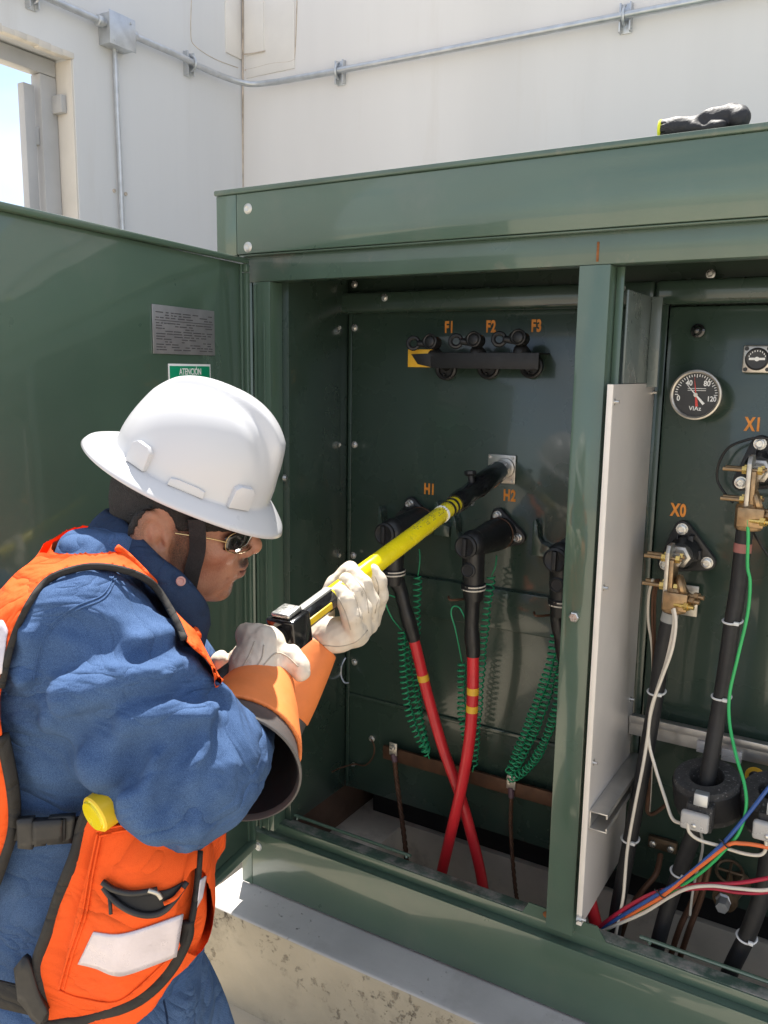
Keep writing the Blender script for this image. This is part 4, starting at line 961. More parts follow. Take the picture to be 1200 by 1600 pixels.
M['hair'] = mat('short_black_hair', (.012, .010, .009), .6, var=.4, vscale=120, bump=.9, bscale=520, bdist=.003)
specks(M['helmet'], (.25, .24, .22), .70, .74, 26, 9, .0002)
def skin():
    m = mat('brown_skin', (.40, .19, .115), .46, var=.2, vscale=26, bump=.7, bscale=420, col2=(.27, .10, .06), c2scale=17, c2lo=.46, c2hi=.72, bdist=.0012, rvar=.14)
    t = m.node_tree; b = t.nodes['Principled BSDF']; src = b.inputs['Base Color'].links[0].from_socket
    for nm, c in (('stubble', (.055, .038, .032, 1)), ('lip', (.25, .10, .075, 1))):
        a = t.nodes.new('ShaderNodeAttribute'); a.attribute_name = nm
        nz = t.nodes.new('ShaderNodeTexNoise'); nz.inputs['Scale'].default_value = 700; nz.inputs['Detail'].default_value = 1
        tc = t.nodes.new('ShaderNodeTexCoord'); t.links.new(tc.outputs['Object'], nz.inputs[0])
        mr = t.nodes.new('ShaderNodeMapRange'); mr.inputs[1].default_value = .3; mr.inputs[2].default_value = .7; mr.inputs[3].default_value = .5; mr.inputs[4].default_value = 1.3; t.links.new(nz.outputs[0], mr.inputs[0])
        mm = t.nodes.new('ShaderNodeMath'); mm.operation = 'MULTIPLY'; mm.use_clamp = True; t.links.new(a.outputs['Fac'], mm.inputs[0]); t.links.new(mr.outputs[0], mm.inputs[1])
        x = t.nodes.new('ShaderNodeMix'); x.data_type = 'RGBA'; x.inputs[7].default_value = c; t.links.new(mm.outputs[0], x.inputs[0]); t.links.new(src, x.inputs[6]); src = x.outputs[2]
    t.links.new(src, b.inputs['Base Color']); b.inputs['Subsurface Weight'].default_value = .12; b.inputs['Subsurface Radius'].default_value = (.01, .004, .002); b.inputs['Subsurface Scale'].default_value = .6
    return m
M['skin'] = skin()

# ================================================================== HOT STICK
ED = E2-E1
def epole(px, py):
    """point of the stick's axis that lies nearest the view through an image point"""
    best = min(np.linspace(-.05, 1.02, 2141), key=lambda t: (lambda q: (600+FPX*(q@RT)/(q@FW)-px)**2+(800-FPX*(q@UP)/(q@FW)-py)**2)(E1+ED*t-CAM))
    return E1+ED*best
EA = ED/np.linalg.norm(ED)
st = thing('hot_stick', 'yellow insulating stick with black ends held to the silver plate between H1 and H2', 'insulated stick', E1)
pa, pb, pc = epole(712, 787), epole(520, 931), epole(452, 983)
MB().cyl(pb-EA*.03, pa, .0178, .0170, 28, .001).build('yellow_tube', M['yellow'], st)
m = MB(); L_ = np.linalg.norm(E2-pa)
m.lathe([(0, .0205), (.012, .0225), (.035, .0235), (.05, .0215), (L_*.40, .0220), (L_*.42, .0250), (L_*.84, .0250), (L_*.86, .023), (L_-.02, .021), (L_-.006, .015), (L_, .012)], pa-EA*.004, EA, 26)
hd = m.build('black_head', M['black_gloss'], st)
c = epole(737, 768); m = MB().cyl(c+np.array([0, 0, .016]), c+np.array([-.004, 0, .040]), .007, n=12).lathe([(0, .010), (.004, .014), (.010, .014), (.012, .010)], c+np.array([-.004, 0, .034]), (-.1, .1, 1), 8)
m.build('wing_screw', M['black'], hd)
c = epole(736, 768); MB().torus(c-np.array([0, 0, .022])+EA*.008, np.cross(EA, (0, 0, 1)), .010, .002, 16, 6).build('side_ring', M['galv'], hd)
for q in (706, 700, 690): 
    c = epole(q, 787+(712-q)*.75); MB().cyl(c-EA*.0035, c+EA*.0035, .0181, n=26).build('print_band', M['black'] if q != 690 else M['white'], st)
m = MB()
for k in range(26):
    c = epole(700-k*2.2, 797+k*1.68); a = random.uniform(1.7, 2.6)
    x = np.cross(EA, (0, 0, 1)); x /= np.linalg.norm(x); y = np.cross(x, EA)
    for a in (2.0, 2.25, 2.5, 2.75):
        if random.random() < .45:
            n_ = -x*math.cos(a-3.14)*1+y*math.sin(a); n_ = x*math.cos(a-1.3)+y*math.sin(a-1.3)
            p = c+n_*.01775; m.ball(p, .0013, (1, 1, 1), 5)
m.build('fine_print', mat('faded_print', (.25, .22, .03), .5), st)
# telescoping joint, tape and lower black section
MB().cyl(pb-EA*.125, pb-EA*.012, .0186, n=24, bev=.001).build('black_tape', M['black_gloss'], st)
x = np.cross(EA, (0, 0, 1)); x /= np.linalg.norm(x); y = np.cross(x, EA)
Mo = lambda c: Matrix([[EA[i], x[i], y[i], c[i]] for i in range(3)]+[[0, 0, 0, 1]])
MB().box((-.115, -.006, .0165), (-.01, .008, .0215), .002, Mo(pb)).build('tape_flap', M['tape_g'], st)
MB().box((-.120, .004, -.006), (-.03, .0195, .006), .002, Mo(pb)).build('yellow_tag', M['yellow_cap'], st)
cl = MB().box((-.024, -.025, -.026), (.024, .026, .026), .004, Mo(pc), 3).build('joint_collar', M['black_gloss'], st)
MB().box((-.019, -.017, .0265), (.017, .017, .0345), .003, Mo(pc), 3).build('release_button', M['steel'], cl)
MB().cyl(E1-EA*.045, pc-EA*.02, .0145, .0155, 22, .001).build('lower_section', M['black'], st)

# ================================================================== PERSON
U = np.array([RT[0], RT[1], 0]); U /= np.linalg.norm(U); V_ = np.array([U[1], -U[0], 0]); Z_ = np.array([0, 0, 1.])
ORG = PD(150, 1300, 1.15)*np.array([1, 1, 0])
per = thing('person', 'man in white hard hat and orange vest holding the yellow stick with gloved hands', 'person', ORG)
def uvz(Q): q = Q-ORG.astype(F); return q@U.astype(F), q@V_.astype(F), q[:, 2]
def UZ(px, py, d): q = PD(px, py, d)-ORG; return q@U, q[2]
# ---- head
HS = 1.06*.001
def frame(pitch, yaw, roll):
    fh = U*math.cos(yaw)-V_*math.sin(yaw); f = fh*math.cos(pitch)-Z_*math.sin(pitch); u = Z_*math.cos(pitch)+fh*math.sin(pitch); r = np.cross(f, u)
    return np.array([f, r*math.cos(roll)-u*math.sin(roll), u*math.cos(roll)+r*math.sin(roll)])
HF = frame(R_(10), R_(11), R_(9)); HO = PD(250, 834, 1.15)
def toh(Q): return ((Q-HO.astype(F)) @ HF.T.astype(F))/F(HS)      # world -> head millimetres (x face, y right ear, z up)
def fromh(p): return HO + (np.asarray(p, float)*HS)@HF
def head(Q):
    q = toh(Q); a = np.abs(q[:, 1]); s = q.copy(); s[:, 1] = a
    d = s_ell(q, (13, 0, 52), (80, 75, 82))
    d = smin(d, s_ell(q, (50, 0, 0), (56, 60, 78)), 22)
    d = smin(d, s_ell(q, (44, 0, -45), (50, 55, 34)), 18)
    d = smin(d, s_ell(s, (22, 46, -38), (30, 16, 32)), 16)
    d = smin(d, s_ell(q, (83, 0, -64), (19, 23, 16)), 14)
    d = smin(d, s_ell(q, (88, 0, -28), (24, 33, 24)), 14)
    d = smin(d, s_ell(s, (74, 40, 4), (22, 20, 14)), 16)
    d = smin(d, s_ell(s, (90, 22, 42), (18, 26, 10)), 12)
    d = smax(d, -s_ell(s, (108, 33, 24), (14, 16, 11)), 10)
    d = smin(d, s_ell(s, (88, 32, 23), (13, 14, 13)), 3)
    nose = s_chain(q, [(99, 0, 36), (110, 0, 16), (119, 0, 4)], [9, 9, 11], 8)
    nose = smin(nose, s_ell(q, (119, 0, 2), (11, 12, 10.5)), 6)
    nose = smin(nose, s_ell(s, (108, 13.5, -3), (12, 8, 8)), 5)
    nose = smax(nose, -s_ell(s, (113, 8, -12), (6, 4, 4)), 3)
    d = smin(d, nose, 8)
    lips = smin(s_ell(q, (108, 0, -23), (10, 25, 5.5)), s_ell(q, (106, 0, -34), (10.5, 22, 7)), 1.5)
    d = smin(d, lips, 5)
    d = smax(d, -s_ell(q, (114, 0, -28.5), (14, 27, 1.6)), 2.5)
    d = smax(d, -s_ell(q, (104, 0, -45), (6, 18, 4)), 6)
    d = smax(d, -(s_seg(s, (98, 20, -6), (90, 32, -34))[0]-1.5), 7)
    d = smin(d, s_chain(q, [(-6, 0, -10), (-22, 0, -80), (-58, 0, -170)], [54, 56, 64]), 22)
    e = s.copy(); th = R_(14); x, z = (e[:, 0]+4)/1.1, (e[:, 2]-19)/1.1; e = np.stack([x*math.cos(th)+z*math.sin(th), e[:, 1], -x*math.sin(th)+z*math.cos(th)], 1)
    yy = e[:, 1]-78+.28*e[:, 0]
    e2 = np.stack([e[:, 0], yy, e[:, 2]], 1)
    ear = s_ell(e2, (-3, 0, 3), (21, 6.5, 33)); ear = smin(ear, s_ell(e2, (5, -3, -24), (10, 6, 12)), 5)
    ear = smax(ear, -s_ell(e2, (0, 9, 9), (12, 9, 20)), 4); ear = smin(ear, s_ell(e2, (1, 0, 6), (5, 5, 13)), 4)
    ear = smax(ear, -s_ell(e2, (8, 7, -3), (5, 9, 7)), 3); ear = smin(ear, s_ell(e2, (14, -1, -2), (4.5, 6, 8)), 3)
    d = smin(d, ear, 5)
    return d*F(HS)
def a_stub(v):
    q = toh(v); a = np.abs(q[:, 1]); g = lambda x, lo, hi: np.clip((x-lo)/(hi-lo), 0, 1)
    mus = g(9-np.abs(q[:, 2]+13+.010*a*a*.6), 0, 5)*1.3*g(q[:, 0], 88, 96)*g(27-a, 0, 6)*g(-q[:, 2], 8, 12)
    goat = g(-q[:, 2], 40, 46)*g(q[:, 0], 78, 90)*g(24-a, 0, 10)*.75
    side = g(q[:, 0], 14, 22)*g(46-q[:, 0], 0, 14)*g(q[:, 2]+60, 0, 50)*.75*g(a, 40, 55)
    jaw = g(-q[:, 2], 22, 60)*g(q[:, 0], 5, 30)*.34
    nape = g(q[:, 2]+62, 0, 45)*g(-q[:, 0], 8, 30)*.85
    return np.clip(np.maximum(np.maximum(np.maximum(mus, goat), np.maximum(side, jaw)), nape), 0, 1)
def a_lip(v):
    q = toh(v); a = np.abs(q[:, 1]); g = lambda x, lo, hi: np.clip((x-lo)/(hi-lo), 0, 1)
    return g(9-np.abs(q[:, 2]+29), 0, 4)*g(q[:, 0], 97, 103)*g(24-a, 0, 5)
hb = [fromh((x, y, z)) for x in (-110, 140) for y in (-100, 100) for z in (-175, 60)]
sdf_obj('body', head, *bbox(hb, .0), .0028, M['skin'], per, attr={'stubble': a_stub, 'lip': a_lip})
def hair(Q):
    q = toh(Q); a = np.abs(q[:, 1]); rg = wob(q, .25, 3)*2.5
    nape = smax(q[:, 0]+38+rg-.75*np.maximum(q[:, 2]-12, 0), -(q[:, 2]+34+rg-.5*(q[:, 0]+60)), 10)
    sb = smax(np.abs(q[:, 0]-28+rg*.5)-9-.2*np.maximum(q[:, 2]-20, 0), -(q[:, 2]-4+rg), 5)
    top = -(q[:, 2]-34)
    reg = np.minimum(nape, top)
    eo = s_ell(np.stack([q[:, 0], a, q[:, 2]], 1), (-4, 78, 20), (27, 16, 40))
    reg = smax(reg, -eo, 3)
    return np.maximum(head(Q)-F(.0018)-wob(q, .5, 5)*F(.0006), reg*F(HS))
sdf_obj('hair', hair, *bbox([fromh((x, y, z)) for x in (-112, 110) for y in (-90, 90) for z in (-66, 60)], 0), .0034, M['hair'], per)
# glasses
gl = MB()
for sgn in (1, -1):
    n = 10; rows = []
    for i in range(n+1):
        a = 6+i*5.4
        rows.append([fromh((118-.010*a*a-1.5*abs(jj-2)*.5, sgn*a, 7+jj*7.2-(0 if i < n-2 else (jj-2)*(i-n+2)*1.6))) for jj in range(5)])
    vv = [gl.bm.verts.new(Vector(p)) for r in rows for p in r]
    for i in range(n):
        for jj in range(4): gl.bm.faces.new([vv[k] for k in (i*5+jj, (i+1)*5+jj, (i+1)*5+jj+1, i*5+jj+1)])
gls = gl.build('sunglasses', M['lens'], per, ang=0); md = gls.modifiers.new('thick', 'SOLIDIFY'); md.thickness = .002
m = MB()
for sgn in (1, -1):
    m.tube([fromh((118.5-.010*a*a, sgn*a, z)) for a, z in ((6, 12), (10, 6), (25, 4), (45, 6), (58, 12), (61, 22), (58, 32), (45, 37), (25, 38), (10, 34), (6, 26))], .0009, 6, 4, True)
    m.tube([fromh((118.5-.010*3600, sgn*61, 24)), fromh((60, sgn*72, 30)), fromh((20, sgn*79, 33))], .0012, 6, 4)
m.tube([fromh(p) for p in ((118, 6, 24), (121, 0, 27), (118, -6, 24))], .0014, 6, 4)
m.build('glasses_frame', M['gold'], gls)

# ---- hard hat
KF = frame(R_(24), R_(9), R_(9)); KO = PD(306, 732, 1.15)
def fromk(p): return KO + np.asarray(p, float)@KF
hel = MB(); nA, rings = 160, []
rho = [.0]+[.04+.04*i for i in range(21)]+[.87, .90, .925, .945, .96, .975, .985, .993, 1.0]
AX, AY, HH = .110, .098, .113
def crown(r, t):
    x = AX*r*math.cos(t)*(1.0); y = AY*r*math.sin(t)
    z = HH*(1-r**2.5)**(1/2.0)
    front = max(0, math.cos(t))
    wv = .016+.030*max(0., min(1., (x+.07)/.17))            # the raised V along the crown
    e = max(0., min(1., (wv-abs(y))/.016)); e = e*e*(3-2*e)
    fade = max(0., min(1., (.97-r)/.16))*max(0., min(1., (x+.115)/.05))
    b = .0100*e*fade
    e2 = max(0., 1-abs(abs(y)-wv-.014)/.012); b -= .0015*e2*fade
    rr = math.hypot(x/AX**2, y/AY**2)
    return np.array([x, y, z]) + np.array([x/AX**2*.5, y/AY**2*.5, 6])/np.linalg.norm([x/AX**2*.5, y/AY**2*.5, 6])*b+ (np.array([.35*b, 0, 0]) if x > 0 else 0)
for r in rho:
    rings.append([fromk(crown(r, 2*math.pi*k/nA)) for k in range(nA)])
for s in (.04, .10, .25, .45, .65, .82, .93, 1.0):
    row = []
    for k in range(nA):
        t = 2*math.pi*k/nA; c, sn = math.cos(t), math.sin(t)
        ox = (.144 if c > 0 else .150)*c; oy = .125*sn
        x = AX*c*(1-s)+ox*s; y = AY*sn*(1-s)+oy*s
        z = -.004 - .020*s**1.4*(1-.25*abs(sn)) - .010*max(0, c)**2*s - (.003 if s == 1 else 0) + .004*max(0, -c)**2*s
        row.append(fromk((x, y, z)))
    rings.append(row)
vv = [hel.bm.verts.new(Vector(rings[0][0]))]+[hel.bm.verts.new(Vector(p)) for r in rings[1:] for p in r]
ix = lambda i, k: 0 if i == 0 else 1+(i-1)*nA+k % nA
for i in range(len(rings)-1):
    for k in range(nA):
        ids = [ix(i, k), ix(i, k+1), ix(i+1, k+1), ix(i+1, k)] if i else [0, ix(1, k+1), ix(1, k)]
        hel.bm.faces.new([vv[q] for q in (ids if i else ids)])
helm = hel.build('hard_hat', M['helmet'], per, ang=0)
md = helm.modifiers.new('thick', 'SOLIDIFY'); md.thickness = .0032; md.offset = -1
def hat_lug(t, w_, hgt, dep, z0=.004, nm='hat_lug'):
    c, s = math.cos(R_(t)), math.sin(R_(t)); o = crown(.985, R_(t)); o[2] = 0
    n_ = np.array([c/AX, s/AY, 0]); n_ /= np.linalg.norm(n_); tg = np.array([-n_[1], n_[0], 0])
    b0 = o-n_*.012
    pts = [b0+tg*(-w_)+[0, 0, z0-.008], b0+tg*w_+[0, 0, z0-.008], b0+tg*w_*.95+[0, 0, hgt*.8], b0+tg*w_*.55+[0, 0, hgt], b0-tg*w_*.55+[0, 0, hgt], b0-tg*w_*.95+[0, 0, hgt*.8]]
    MB().prism([fromk(p) for p in pts], Vector(n_@KF)*dep, .0014).build(nm, M['helmet'], helm)
for t in (52, 128, -52, -128): hat_lug(t, .0165, .027, .0195)
for t in (90, -90): hat_lug(t, .024, .0075, .0165)
# chin strap
m = MB()
def ribbon(pts, wd, wdir, th=.0012):
    P_ = smooth_path(pts, 6); mm = MB(); wdir = Vector(wdir); a = []
    for i, p in enumerate(P_):
        d = (P_[min(i+1, len(P_)-1)]-P_[max(i-1, 0)]).normalized(); wv = (wdir-d*wdir.dot(d)).normalized(); nn = d.cross(wv)
        a.append([mm.bm.verts.new(p+wv*sx*wd*.5+nn*sy*th) for sx, sy in ((-1, -1), (1, -1), (1, 1), (-1, 1))])
    for A, B in zip(a, a[1:]):
        for k in range(4): mm.bm.faces.new((A[k], A[(k+1) % 4], B[(k+1) % 4], B[k]))
    mm.bm.faces.new(a[0][::-1]); mm.bm.faces.new(a[-1]); return mm
sp_ = [(42, 84, 56), (46, 78, 36), (49, 70, 10), (47, 66, -20), (46, 61, -52), (50, 48, -76), (56, 22, -88), (58, 0, -91), (56, -22, -88), (50, -48, -76), (46, -61, -52), (48, -68, 0), (42, -84, 52)]
ribbon([fromh(p) for p in sp_], .021, HF[0]).build('chin_strap', M['strap'], per)

# ---- torso
zc = lambda py, d=1.15: PD(150, py, d)[2]
SL = [(1720, 118, 172, .180), (1600, 130, 170, .178), (1450, 147, 163, .168), (1300, 152, 172, .166), (1150, 150, 178, .178), (1050, 146, 172, .188), (980, 148, 158, .196), (925, 160, 106, .165), (885, 172, 76, .118), (850, 184, 58, .084), (810, 192, 50, .066)]
sz_ = np.array([zc(s[0]) for s in SL]); o_ = np.argsort(sz_)
su_ = np.array([UZ(s[1], s[0], 1.15)[0] for s in SL]); sa_ = np.array([s[2]*1.15/FPX for s in SL]); sb_ = np.array([s[3] for s in SL])
SV0 = UZ and float((PD(150, 1300, 1.15)-ORG)@V_)
zz = np.linspace(sz_.min(), sz_.max(), 160)
def _sm(y):
    y = np.interp(zz, sz_[o_], y[o_]); k = np.hanning(15); k /= k.sum(); return np.convolve(np.pad(y, 7, 'edge'), k, 'valid')
cu_, ca_, cb_ = _sm(su_), _sm(sa_), _sm(sb_)
def torso(Q, rip=True):
    u, v, z = uvz(Q); c, a, b = (np.interp(z, zz, q).astype(F) for q in (cu_, ca_, cb_))
    n = 2.35; e = (np.abs((u-c)/a)**n+np.abs((v-SV0)/b)**n)**(1/n); d = (e-1)*np.minimum(a, b)*F(.92)
    d = smax(d, np.maximum(z-F(sz_.max()), F(sz_.min())-z), .02)
    if rip: d = d + F(.0045)*wob(Q*np.array([1, 1, .6], F), 26, 1) + F(.002)*wob(Q, 70, 2)
    return d
# right (near) arm, left (far) arm
S1, Eb, Op, Wr = PD(124, 1012, .985), PD(288, 1196, .955), PD(346, 1180, 1.04), PD(388, 1095, 1.16)
Lsh, Lel, Lwr = PD(235, 1000, 1.36), PD(350, 1165, 1.36), PD(432, 1080, 1.38)
def FOLDS():
    L = []
    def f(pts, dep, wd): L.append(([hitp(q) for q in pts], dep, wd))
    hitp = lambda q: hit(lambda Q: sleeve0(Q), [q[0]], [q[1]])[0]
    f([(70, 1165), (130, 1112), (205, 1088), (285, 1062)], 0.0188, 0.0145)
    f([(62, 1000), (55, 1060), (95, 1120)], 0.0145, 0.0127)
    f([(215, 1022), (270, 1000), (300, 985)], 0.0130, 0.0110)
    f([(165, 1230), (215, 1150), (262, 1128)], 0.0145, 0.0136)
    f([(245, 1250), (262, 1185), (300, 1140), (335, 1120)], 0.0174, 0.0119)
    f([(325, 1270), (318, 1200), (338, 1150)], 0.0174, 0.0093)
    f([(352, 1240), (346, 1190), (348, 1145)], 0.0174, 0.0085)
    f([(375, 1235), (374, 1190), (366, 1150)], 0.0130, 0.0076)
    f([(150, 1190), (190, 1215), (250, 1290)], -0.0116, 0.0153)
    f([(110, 1060), (190, 1040), (255, 1045)], -0.0130, 0.0170)
    f([(40, 1120), (70, 1190), (140, 1235)], 0.0116, 0.0119)
    f([(120, 960), (165, 985), (200, 1010)], 0.0087, 0.0119)
    f([(300, 1085), (330, 1075), (345, 1090)], 0.0145, 0.0085)
    f([(285, 1320), (310, 1270), (330, 1235)], -0.0116, 0.0102)
    f([(200, 1105), (270, 1098), (320, 1100)], -0.0145, 0.0119)
    return L
def sleeve0(Q):
    d = s_chain(Q, [S1, S1*.5+Eb*.5+np.array([0, 0, .004]), Eb], [.086, .086, .078], .03)
    d = smin(d, s_chain(Q, [Eb, Eb*.4+Op*.6, Op, Wr], [.078, .066, .054, .040], .02), .03)
    d = smin(d, s_cap(Q, PD(70, 1072, 1.03), PD(125, 1150, 1.02), .085, .072), .05)
    d = smin(d, s_ell(Q, PD(284, 1284, .960), (.028, .028, .036)), .03)
    d = smin(d, s_cap(Q, PD(150, 960, 1.08), S1, .060, .080), .04)
    return d
_fl = FOLDS()
def sleeve(Q):
    d = sleeve0(Q)
    m = d < .06
    if m.any():
        q = Q[m]; x = np.zeros(len(q), F)
        for pts, dep, wd in _fl:
            dd, sd = s_fold(q, pts); e = np.exp(-(dd/F(wd*1.5))**2); x += F(dep)*(e*.55 - sd*(dd/F(wd*1.1))*e*1.25)
        x += F(.0042)*wob(q, 34, 11)-F(.0034)*(1-np.abs(wob(q, 48, 13))*1.6)+F(.0016)*wob(q, 95, 12)
        d[m] += x
    return d
def lsleeve(Q):
    return smin(s_chain(Q, [Lsh, Lel], [.080, .062], .03), s_chain(Q, [Lel, Lwr], [.052, .028], .03), .03)+F(.004)*wob(Q, 40, 21)
def shirt(Q):
    return smin(smin(torso(Q), sleeve(Q), .012), lsleeve(Q), .012)
lo, hi = bbox(np.array([S1, Eb, Wr, Lsh, Lel, Lwr, PD(150, 1500, 1.15), PD(-40, 1200, 1.15), PD(172, 850, 1.15)]), .125)
lo[2] = max(lo[2], zc(1640))
shirt_o = sdf_obj('shirt', lambda Q: np.maximum(shirt(Q), F(lo[2]+.012)-Q[:, 2]), lo, hi, .0058, M['denim'], per)
# shirt seams
def on(fn, pts, off=0., d0=.6): return hit(fn, [p[0] for p in pts], [p[1] for p in pts], d0, off=off)
def smooth_px(pts, sub=5): return [(p.x, p.y) for p in smooth_path([(a, b, 0) for a, b in pts], sub)]
for pts in ([(52, 1062), (62, 1010), (80, 975), (118, 948), (160, 930), (178, 900)], [(56, 1066), (66, 1014), (84, 979), (120, 953), (162, 935), (182, 903)]):
    MB().tube([tuple(p) for p in on(shirt, smooth_px(pts), .0004)], .0009, 5, 1).build('seam', M['denim'], shirt_o)
# collar: stand and fold round the neck
def collar_band():
    mb = MB(); top, bot = [], []
    near_t = [(168, 797), (190, 812), (220, 842), (250, 872), (280, 894), (303, 918), (322, 945), (326, 975)]
    near_b = [(140, 826), (165, 848), (200, 878), (228, 905), (250, 932), (275, 965), (292, 1005), (312, 1040)]
    dpt_ = [1.145, 1.085, 1.060, 1.052, 1.054, 1.066, 1.095, 1.14]
    rows = []
    for (a, b, d) in zip(near_t, near_b, dpt_):
        T_, B_ = PD(*a, d), PD(*b, d-.016)
        rows.append([T_*(1-s)+B_*s + (-FW*.010*math.sin(math.pi*s)) for s in (0, .12, .3, .5, .7, .88, 1.)])
    far = []
    for r, d in zip(rows[::-1], dpt_[::-1]):       # mirrored far half about the neck plane
        far.append([p + V_*(-2*((p-PD(150, 850, 1.15))@V_)) for p in r])
    full = rows[::-1] + far[::-1][1:-2]
    R = []
    for j in range(7):
        R.append(smooth_path([tuple(r[j]) for r in full], 4))
    n = len(R[0]); vv = [[mb.bm.verts.new(R[j][i]) for j in range(7)] for i in range(n)]
    for i in range(n-1):
        for j in range(6): mb.bm.faces.new((vv[i][j], vv[i+1][j], vv[i+1][j+1], vv[i][j+1]))
    o = mb.build('collar', M['denim_dark'], shirt_o, ang=0); s = o.modifiers.new('thick', 'SOLIDIFY'); s.thickness = .006; s.offset = 0
    return o
collar_band()
c = PD(283, 908, 1.036); MB().lathe([(0, .006), (.002, .006), (.0026, .0045), (.0015, .003)], c, -FW, 16).build('button', mat('pink_button', (.45, .26, .23), .4), shirt_o)

# ---- vest: a shell over the torso, open at the armholes and the sides
hole_px = [(26, 985), (66, 912), (122, 886), (180, 886), (236, 910), (272, 962), (292, 1004), (330, 1042), (330, 1100), (280, 1160), (215, 1215), (158, 1245), (132, 1280), (120, 1330), (97, 1390), (77, 1450), (60, 1500), (62, 1540), (72, 1585), (66, 1640), (40, 1700),
           (-30, 1700), (-40, 1500), (-12, 1400), (6, 1345), (22, 1290), (20, 1230), (8, 1170), (0, 1090)]
hole_uz = smooth_px(hole_px+hole_px[:1], 3)
neck_px = [(124, 806), (160, 834), (200, 868), (228, 896), (254, 922), (286, 950), (312, 996), (345, 1060), (420, 1060), (420, 700), (124, 700)]
bot_px = [(40, 1606), (100, 1598), (150, 1588), (215, 1562), (262, 1518), (292, 1466), (330, 1440)]
bu_ = np.array([UZ(x, y, 1.02) for x, y in bot_px])
vrip = lambda Q: F(.0055)*wob(Q*np.array([1, 1, .5], F), 26, 31)+F(.0028)*wob(Q*np.array([1, 1, .6], F), 62, 32)-F(.0022)*(1-np.abs(wob(Q*np.array([1, 1, .7], F), 40, 33))*1.8)
_zs0, _zs1 = PD(150, 1120, 1.0)[2], PD(150, 1030, 1.0)[2]
def vest_outer(Q):
    d = smin(torso(Q, False), s_ell(Q, PD(225, 1390, 1.00), (.075, .05, .13)), .06)-F(.020)
    w = np.clip((Q[:, 2]-_zs0)/(_zs1-_zs0), 0, 1).astype(F)      # over the shoulder the vest lies on the sleeve head
    return smin(d, sleeve0(Q)-F(.015)+(1-w)*F(.08), .02)+vrip(Q)
def vest(Q):
    o = vest_outer(Q); u, v, z = uvz(Q); d = np.maximum(o, -(o+F(.009)))
    qc = Q-CAM.astype(F); dz_ = qc@FW.astype(F); ix_, iy_ = 600+FPX*(qc@RT.astype(F))/dz_, 800-FPX*(qc@UP.astype(F))/dz_
    hz = s_poly2(ix_, iy_, hole_uz)*dz_/F(FPX); nk = s_poly2(ix_, iy_, neck_px)*dz_/F(FPX); d = smax(d, -nk, .002); d = smax(d, -hz, .002)
    zb = np.interp(u, bu_[:, 0], bu_[:, 1]).astype(F); d = smax(d, zb-z, .002)
    return d
lo2, hi2 = bbox(np.array([PD(-45, 1200, 1.15), PD(335, 1300, 1.15), PD(150, 850, 1.15), PD(100, 1590, 1.0)]), .03)
cc = PD(150, 1250, 1.15); lo2 = np.minimum(lo2, cc-.26*np.array([1, 1, 0])); hi2 = np.maximum(hi2, cc+.26*np.array([1, 1, 0])); lo2[2] = zc(1640, 1.0); hi2[2] = zc(825)
vest_o = sdf_obj('vest', vest, lo2, hi2, .0042, M['vest'], per)
# binding along the edges
def binding(pts, r=.0065):
    P_ = on(vest_outer, smooth_px(pts, 6), -.0015); MB().tube([tuple(p) for p in P_], r, 6, 1, flat=.55).build('binding', M['binding'], vest_o, ang=0)
binding([(2, 1075), (24, 988), (66, 914), (122, 888), (180, 888), (234, 909), (268, 956), (288, 998)], .0045)
P_ = on(vest_outer, smooth_px([(182, 855), (200, 869), (228, 897), (254, 923), (286, 951), (310, 994)], 6), -.002); MB().tube([tuple(p) for p in P_], .0042, 6, 1).build('hem', M['vest'], vest_o, ang=0)
binding([(150, 1250), (132, 1284), (121, 1330), (98, 1390), (78, 1450), (61, 1500), (62, 1540), (70, 1580), (66, 1602)], .008)
binding([(4, 1150), (20, 1230), (22, 1290), (6, 1345), (-14, 1400)], .008)
binding([(66, 1602), (110, 1598), (150, 1588), (215, 1562), (262, 1518), (290, 1466), (292, 1440)], .008)
binding([(312, 1330), (308, 1385), (301, 1430), (293, 1468)], .0075)
# straps with buckles across the side gap
def patch(name, top, bot, n, mm, fn, off, mat_, parent, th=.0025, d0=.6):
    T_ = np.array(smooth_px(top, 8)); B_ = np.array(smooth_px(bot, 8))
    rs = lambda A: np.stack([np.interp(np.linspace(0, 1, n), np.linspace(0, 1, len(A)), A[:, k]) for k in (0, 1)], 1)
    T_, B_ = rs(T_), rs(B_); G = np.array([T_*(1-s)+B_*s for s in np.linspace(0, 1, mm)]).reshape(-1, 2)
    P_ = hit(fn, G[:, 0], G[:, 1], d0, off=off)
    fs = [(j*n+i, j*n+i+1, (j+1)*n+i+1, (j+1)*n+i) for j in range(mm-1) for i in range(n-1)]
    fs = [f[::-1] for f in fs]
    o = mesh_obj(name, P_, fs, mat_, parent, True, 0); s = o.modifiers.new('thick', 'SOLIDIFY'); s.thickness = th; s.offset = 0
    return o
body0 = lambda Q: torso(Q, False)-F(.016)
patch('strap', [(10, 1283), (60, 1281), (125, 1276)], [(10, 1312), (60, 1312), (122, 1310)], 14, 4, body0, .002, M['binding'], vest_o, .003)
bk = patch('buckle', [(28, 1279), (52, 1277), (54, 1280), (76, 1280), (78, 1276), (118, 1273)], [(30, 1322), (52, 1324), (54, 1320), (72, 1318), (76, 1317), (116, 1314)], 20, 5, body0, .006, M['black'], vest_o, .008)
patch('buckle_tongue', [(52, 1283), (98, 1280)], [(52, 1318), (98, 1314)], 8, 4, body0, .011, M['rubber_dull'], bk, .005)
patch('buckle_gap', [(98, 1280), (103, 1280)], [(97, 1312), (102, 1312)], 3, 4, body0, .0105, M['gauntlet_in'], bk, .004)
